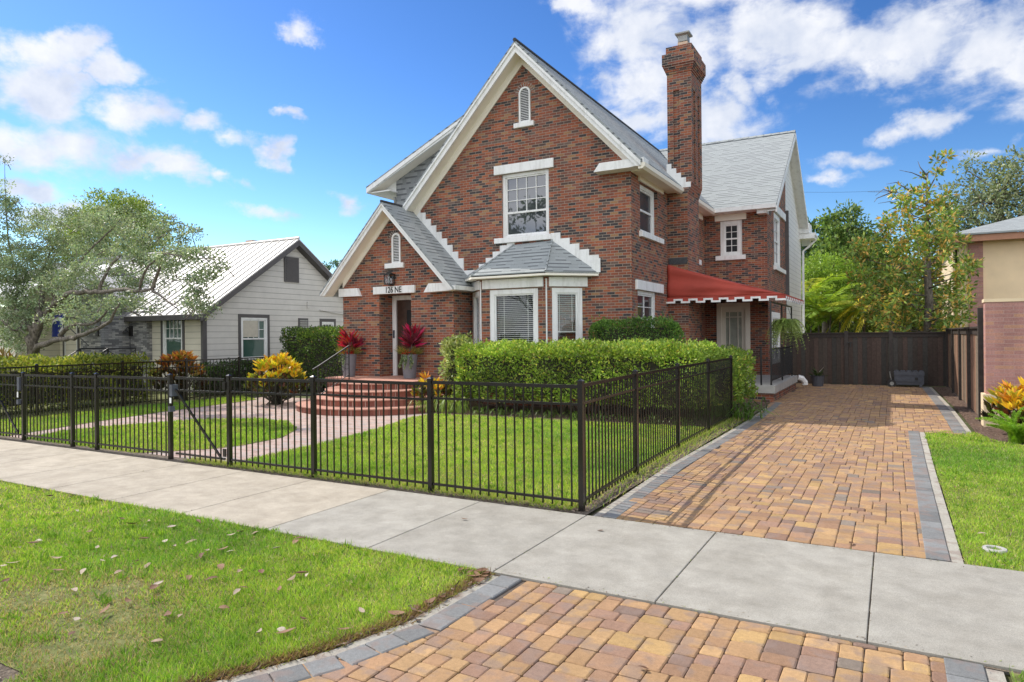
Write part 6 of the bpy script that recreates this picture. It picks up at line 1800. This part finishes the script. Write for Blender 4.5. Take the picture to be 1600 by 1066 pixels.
def foxtail(label, c, n, L_, lean):
    """plume fern: tapering cylindrical plumes of fine needles"""
    t = thing('foxtail_fern', label, 'fern', c); lv = Leaves()
    for i in range(n):
        a = rng.uniform(0, 2 * math.pi); l = L_ * rng.uniform(.6, 1.1); h = np.array([math.cos(a) + lean[0], math.sin(a) + lean[1], 0]) * rng.uniform(.35, 1.0)
        p = np.array(c, float) + np.array([rng.normal() * .06, rng.normal() * .06, 0]); k = 42; col = pick([(.2, .38, .03), (.26, .46, .04), (.32, .5, .05)], 1)[0]
        for s in range(k):
            q = s / k; d = h * (.4 + 1.1 * q) + np.array([0, 0, 1.0 - .95 * q]); d /= np.linalg.norm(d)
            m = 16; r = .055 * (1 - q) ** .5 + .012
            v = unit(np.cross(d, rng.normal(size=(m, 3))))
            lv.add(np.repeat(p[None], m, 0) + d * rng.random((m, 1)) * l / k, v + d * .7, r * rng.uniform(.8, 1.2, m), .007, col * (1 + rng.normal(size=(m, 1)) * .15))
            p = p + d * l / k
    lv.build('plumes', mt['leaf'], t, .1, .5); return t
foxtail('bright green foxtail fern with plumes reaching over the lawn edge', (1.75, 13.35, 0), 22, .75, (-.35, -.2))
foxtail('bright green foxtail fern at the right border in front of the croton', (2.35, 13.1, 0), 20, .75, (.1, -.3))

# planters with red cordylines
def planter(label, c, seed, warm):
    t = thing('potted_plant', label, 'planter', c)
    m = MB(); m.lathe(c, [(.0005, 0), (.155, 0), (.165, .02), (.215, .60), (.225, .64), (.205, .645), (.195, .60)], 28); m.build('pot', mt['pot'], t, smooth=False)
    m = MB(); m.lathe((c[0], c[1], c[2] + .60), [(.198, 0), (.0005, .02)], 20); m.build('potting_soil', mt['mulch'], t)
    lv = Leaves(); st = MB()
    for k in range(4):
        q = np.array([c[0] + rng.normal() * .05, c[1] + rng.normal() * .05, c[2] + .6]); hh = rng.uniform(.22, .62)
        top = q + np.array([rng.normal() * .08, rng.normal() * .08, hh]); st.tube([tuple(q), tuple(top)], .014, 6)
        n = 26; ang = rng.uniform(0, 2 * math.pi, n); u = rng.random(n)
        P = q + (top - q) * (.4 + .6 * u)[:, None]; D = np.stack([np.cos(ang), np.sin(ang), .15 + 1.35 * u], 1)
        cols = [(.50, .012, .05), (.34, .015, .045), (.58, .02, .11), (.12, .015, .025), (.22, .02, .04)] if not warm else [(.55, .02, .03), (.52, .08, .03), (.36, .015, .05), (.14, .015, .025), (.24, .02, .03)]
        lv.add(P, D, rng.uniform(.28, .48, n), rng.uniform(.055, .09, n), pick(cols if k < 3 else [(.12, .02, .035), (.2, .02, .05)], n))
    st.build('stem', mt['darkbark'], t); lv.build('red_leaves', mt['glossleaf'], t, .3, .5)
    fl = Leaves()
    for k in range(26):
        a = rng.uniform(0, 2 * math.pi); p = np.array([c[0] + .17 * math.cos(a), c[1] - abs(.2 * math.sin(a)), c[2] + .66 + rng.uniform(0, .08)]); n = 7
        fl.add(p, rng.normal(size=(n, 3)) + np.array([0, -.4, .5]), .055, .045, pick([(.70, .015, .05), (.60, .01, .03)], n))
    fl.build('red_flowers', mt['leaf'], t)
    fi = Leaves(); n = 420; ang = rng.uniform(0, 2 * math.pi, n)
    fi.add(np.array([c[0], c[1], c[2] + .62]) + np.stack([np.cos(ang) * .17, np.sin(ang) * .17, rng.random(n) * .1], 1), np.stack([np.cos(ang) * .9, np.sin(ang) * .9, rng.uniform(.1, 1.3, n)], 1), rng.uniform(.1, .32, n), .012, pick([(.22, .25, .06), (.34, .25, .06), (.13, .17, .04)], n))
    fi.build('grassy_leaves', mt['leaf'], t)
    tr = Leaves()
    for k in range(7 if not warm else 4):
        a = rng.uniform(-2.4, -.6); p = np.array([c[0] + .22 * math.cos(a), c[1] + .22 * math.sin(a), c[2] + .64]); nn = int(rng.integers(6, 16))
        for s in range(nn):
            p = p + np.array([math.cos(a) * .012, math.sin(a) * .012, -.028]); m = 4
            tr.add(p, rng.normal(size=(m, 3)) + np.array([0, -.3, -.2]), .05, .035, pick([(.20, .27, .13), (.30, .36, .2), (.12, .19, .08)], m))
    tr.build('trailing_ivy', mt['leaf'], t)
    return t
planter('tall grey planter with red and orange cordyline left of the front door', (-13.42, 14.62, .672), 1, True)
planter('tall grey planter with magenta cordyline and trailing ivy right of the front door', (-11.28, 14.62, .672), 2, False)

# hanging fern under the awning
hp = at(1232, 500, 19.3); hp = Vector((-2.42, 19.2, 2.06))
t = thing('hanging_fern', 'shaggy green fern hanging in a basket under the red awning', 'fern', tuple(hp))
m = MB(); m.lathe((hp.x, hp.y, hp.z), [(.0005, -.12), (.10, -.11), (.17, 0), (.175, .02), (.15, .02)], 16); m.build('basket', mt['plastic'], t)
m = MB()
for k in range(3): a = k * 2.09; m.tube([(hp.x + .16 * math.cos(a), hp.y + .16 * math.sin(a), hp.z + .02), (hp.x, hp.y, hp.z + .5)], .005, 4)
m.tube([(hp.x, hp.y, hp.z + .5), (hp.x, hp.y, 2.78)], .006, 4); m.build('hanger', mt['iron'], t)
lv = Leaves(); st = MB()
for k in range(170): frond(lv, st, (hp.x + rng.normal() * .06, hp.y + rng.normal() * .06, hp.z + .04), rng.uniform(0, 2 * math.pi), rng.uniform(.3, .62), rng.uniform(.05, .34), rng.uniform(.8, 1.7), .065, .026, [(.28, .38, .09), (.2, .29, .07), (.36, .45, .14)], n=16, r=.003)
st.build('stalks', plain_cached('fern stalk', (.14, .17, .05)), t); lv.build('fronds', mt['leaf'], t)

# ------------------------------------------------------------------ small things
# black wheeled cart by the gate
t = thing('storage_cart', 'black plastic wheeled cart with ribbed lid parked against the gate', 'cart', (.45, 25.35, 0))
CF = frame((0, 25.1, 0), (1, 0, 0))
m = MB()
m.prism(CF, [(.08, .10), (.84, .10), (.87, .16), (.87, .40), (.05, .40), (.05, .16)], -.42, 0)
m.prism(CF, [(.11, .20), (.81, .20), (.81, .30), (.11, .30)], 0, .02)
m.build('body', mt['plastic'], t)
m = MB()
for k in range(5): a = .04 + k * .168; m.prism(CF, [(a, .40), (a + .168, .40), (a + .168, .505), (a + .14, .545), (a + .028, .545), (a, .505)], -.44, .015)
m.build('lid', mt['plastic'], t)
for y in (25.12, 25.48):
    m = MB(); fr = frame((-.02, y, .13), (1, 0, 0)); n = 20
    m.prism(fr, [(.13 * math.cos(2 * math.pi * i / n), .13 * math.sin(2 * math.pi * i / n)) for i in range(n)], -.03, .03); w = m.build('wheel', mt['iron'], t)
    m = MB(); m.prism(fr, [(.06 * math.cos(2 * math.pi * i / n), .06 * math.sin(2 * math.pi * i / n)) for i in range(n)], -.035, .035); m.build('hub', mt['silver'], w)
m = MB(); m.tube([(-.02, 25.15, .15), (-.08, 25.15, .50)], .014, 6); m.tube([(-.02, 25.45, .15), (-.08, 25.45, .50)], .014, 6); m.tube([(-.08, 25.15, .48), (-.08, 25.45, .48)], .014, 6); m.build('handle', mt['silver'], t)
m = MB(); m.box(.74, .82, 25.06, 25.14, 0, .10); m.build('foot', mt['plastic'], t)
m = MB(); m.prism(CF, [(.62, .26), (.70, .26), (.70, .34), (.62, .34)], .02, .045); m.build('catch', mt['iron'], t)

# pot behind the porch corner
t = thing('flower_pot', 'small black pot with sparse plant behind the porch corner', 'pot', (-2.15, 24.5, 0))
m = MB(); m.lathe((-2.15, 24.5, 0), [(.0005, 0), (.16, 0), (.21, .36), (.23, .38), (.2, .38), (.19, .33), (.0005, .33)], 16); m.build('pot', mt['plastic'], t)
lv = Leaves(); n = 60; a = rng.uniform(0, 6.28, n)
lv.add(np.array([-2.15, 24.5, .35]) + rng.normal(size=(n, 3)) * .05, np.stack([np.cos(a), np.sin(a), rng.uniform(.2, 1.4, n)], 1), rng.uniform(.15, .4, n), .03, pick([(.04, .07, .02), (.07, .1, .03), (.5, .5, .5)], n, (5, 4, .4))); lv.build('leaves', mt['leaf'], t)

# irrigation valve ring in the right lawn
m = MB(); m.lathe((.71, 6.72, 0), [(.052, -.02), (.052, .036), (.058, .043), (.082, .041), (.088, .032), (.09, -.02)], 24)
m.lathe((.71, 6.72, 0), [(.056, .02), (.0005, .022)], 20)
o = m.build('valve_ring', mt['concrete'], None, loc=(.71, 6.72, 0)); tag(o, 'small round concrete sprinkler ring sunk in the right lawn by the sidewalk', 'sprinkler ring')

# power line
m = MB(); a, b = at(1225, 300, 60), at(1700, 243, 60)
m.tube([a.lerp(b, k / 14) + Vector((0, 0, -.9 * math.sin(math.pi * k / 14))) for k in range(15)], .009, 5)
o = m.build('power_line', mt['iron'], None, loc=tuple(a)); tag(o, 'thin power line crossing the sky above the magnolia', 'cable')

# fallen leaves on the verge: every leaf a thing
def leafmesh(i):
    L_, W = R.uniform(.055, .11), R.uniform(.026, .05); n = 7; vs, fs = [], []
    curl = R.uniform(.1, .55) * R.choice((1, 1, -1)); cup = R.uniform(-.5, .6)
    for k in range(n + 1):
        s = k / n; w = W * math.sin(math.pi * min(.985, .04 + .95 * s)) ** .8 * .5
        z = curl * L_ * (s - .5) ** 2 * 1.2
        for q in (-1, 0, 1): vs.append(((s - .5) * L_, q * w, z + abs(q) * w * cup + .004))
    for k in range(n):
        for q in range(2): a = k * 3 + q; fs.append((a, a + 1, a + 4, a + 3))
    me = bpy.data.meshes.new('fallen_leaf'); me.from_pydata(vs, [], fs); me.materials.append(mt['dryleaf'])
    c = [(.30, .215, .145), (.36, .285, .21), (.13, .065, .035), (.23, .13, .075), (.42, .35, .28), (.17, .09, .05)][i % 6]
    a = me.color_attributes.new('Col', 'FLOAT_COLOR', 'POINT'); a.data.foreach_set('color', np.array([(*c, 1)] * len(vs), dtype=np.float32).ravel())
    me.polygons.foreach_set('use_smooth', [True] * len(me.polygons)); return me
LM = [leafmesh(i) for i in range(18)]
NAMES = {0: 'pale', 1: 'pale', 2: 'dark brown', 3: 'tan', 4: 'pale', 5: 'dark brown'}
def drop(x, y, z, i, s=1.0):
    o = bpy.data.objects.new('fallen_leaf', LM[i % 18]); COL.objects.link(o); o.location = (x, y, z)
    o.rotation_euler = (R.uniform(-.3, .3), R.uniform(-.25, .25), R.uniform(0, 6.28)); o.scale = (s, s, s); return o
lp = [(282,963),(116,922),(112,990),(98,960),(180,870),(225,843),(232,815),(152,856),(190,812),(205,820),(258,846),(275,823),(298,845),(322,862),(330,905),(295,903),
      (247,915),(240,920),(185,895),(130,893),(85,890),(92,893),(60,845),(52,850),(90,872),(160,877),(215,878),(348,860),(360,862),(375,832),(398,832),(362,837),(468,842),(462,847),(432,858),
      (408,895),(375,893),(370,925),(380,918),(437,922),(480,898),(472,897),(455,905),(565,955),(473,969),(447,990),(440,985),(262,962),(230,882),(272,855),(315,868),(345,886),(268,825),(140,832),
      (80,776),(110,771),(55,803),(90,803),(120,798),(78,776),(20,880),(6,885),(8,910),(165,955),(120,968),(200,940),(245,1000),(405,990),(310,815),(350,950)]
for i, (x, y) in enumerate(lp):
    d = ray(x, y); k = -(CAMH - .045) / d.z; p = Vector((0, 0, CAMH)) + d * k
    o = drop(p.x, p.y, .048, i, R.uniform(.8, 1.15)); kind = NAMES[i % 6]
    if kind == 'pale': tag(o, 'pale dry curled leaf lying on the grass verge', 'leaf', 'pale fallen leaves on the verge')
    elif kind == 'tan': tag(o, 'tan dry curled leaf lying on the grass verge', 'leaf', 'tan fallen leaves on the verge')
    else: tag(o, 'dark brown dry curled leaf lying on the grass verge', 'leaf', 'dark brown fallen leaves on the verge')
for i, (x, y) in enumerate([(735,893),(745,898),(752,893),(760,897),(741,902),(748,907),(728,890),(757,902),(720,892),(690,935),(620,960),(672,940),(650,948),(538,985)]):
    d = ray(x, y); k = -(CAMH - .03) / d.z; p = Vector((0, 0, CAMH)) + d * k
    tag(drop(p.x, p.y, .03, [2, 3, 5, 8, 9, 11][i % 6], 1.1), 'brown leaf caught along the paved apron edge of the verge', 'leaf', 'brown leaves along the apron edge')
for i, (x, y) in enumerate([(725, 812), (938, 829), (672, 750), (1330, 850), (1492, 765), (1535, 838), (1338, 852), (560, 748), (1005, 1043)]):
    d = ray(x, y); k = -(CAMH - .036) / d.z; p = Vector((0, 0, CAMH)) + d * k
    lab = ['tan leaf on the middle of the sidewalk in front of the fence', 'small dark leaf on the sidewalk near the fence corner post', None, 'dark twig like leaf at the near edge of the driveway', 'tan leaf on the right lawn halfway along the border', 'pale leaf on the right lawn near the sprinkler ring', None, None, 'dark leaf in a joint of the paved apron'][i]
    if lab: tag(drop(p.x, p.y, .038 if i not in (4, 5) else .06, [3, 2, 0, 5, 3, 1, 0, 0, 2][i], .9), lab, 'leaf')

# street oak across the road, mirrored in the upstairs window
tree('oak_tree', 'broad street oak across the road seen mirrored in the upstairs window', (-23, -15, 0), [((-23, -15, 0), .5), ((-23, -15, 3), .4), ((-23, -15, 5.5), .28)],
     [((-23, -15, 9.5), (4.2, 4.2, 3.0)), ((-27, -15, 8), (3.2, 3.2, 2.4)), ((-19.5, -15.5, 8), (3.2, 3.2, 2.2))], 130, 46, .9, .35, .2, GRN, lr=.1)
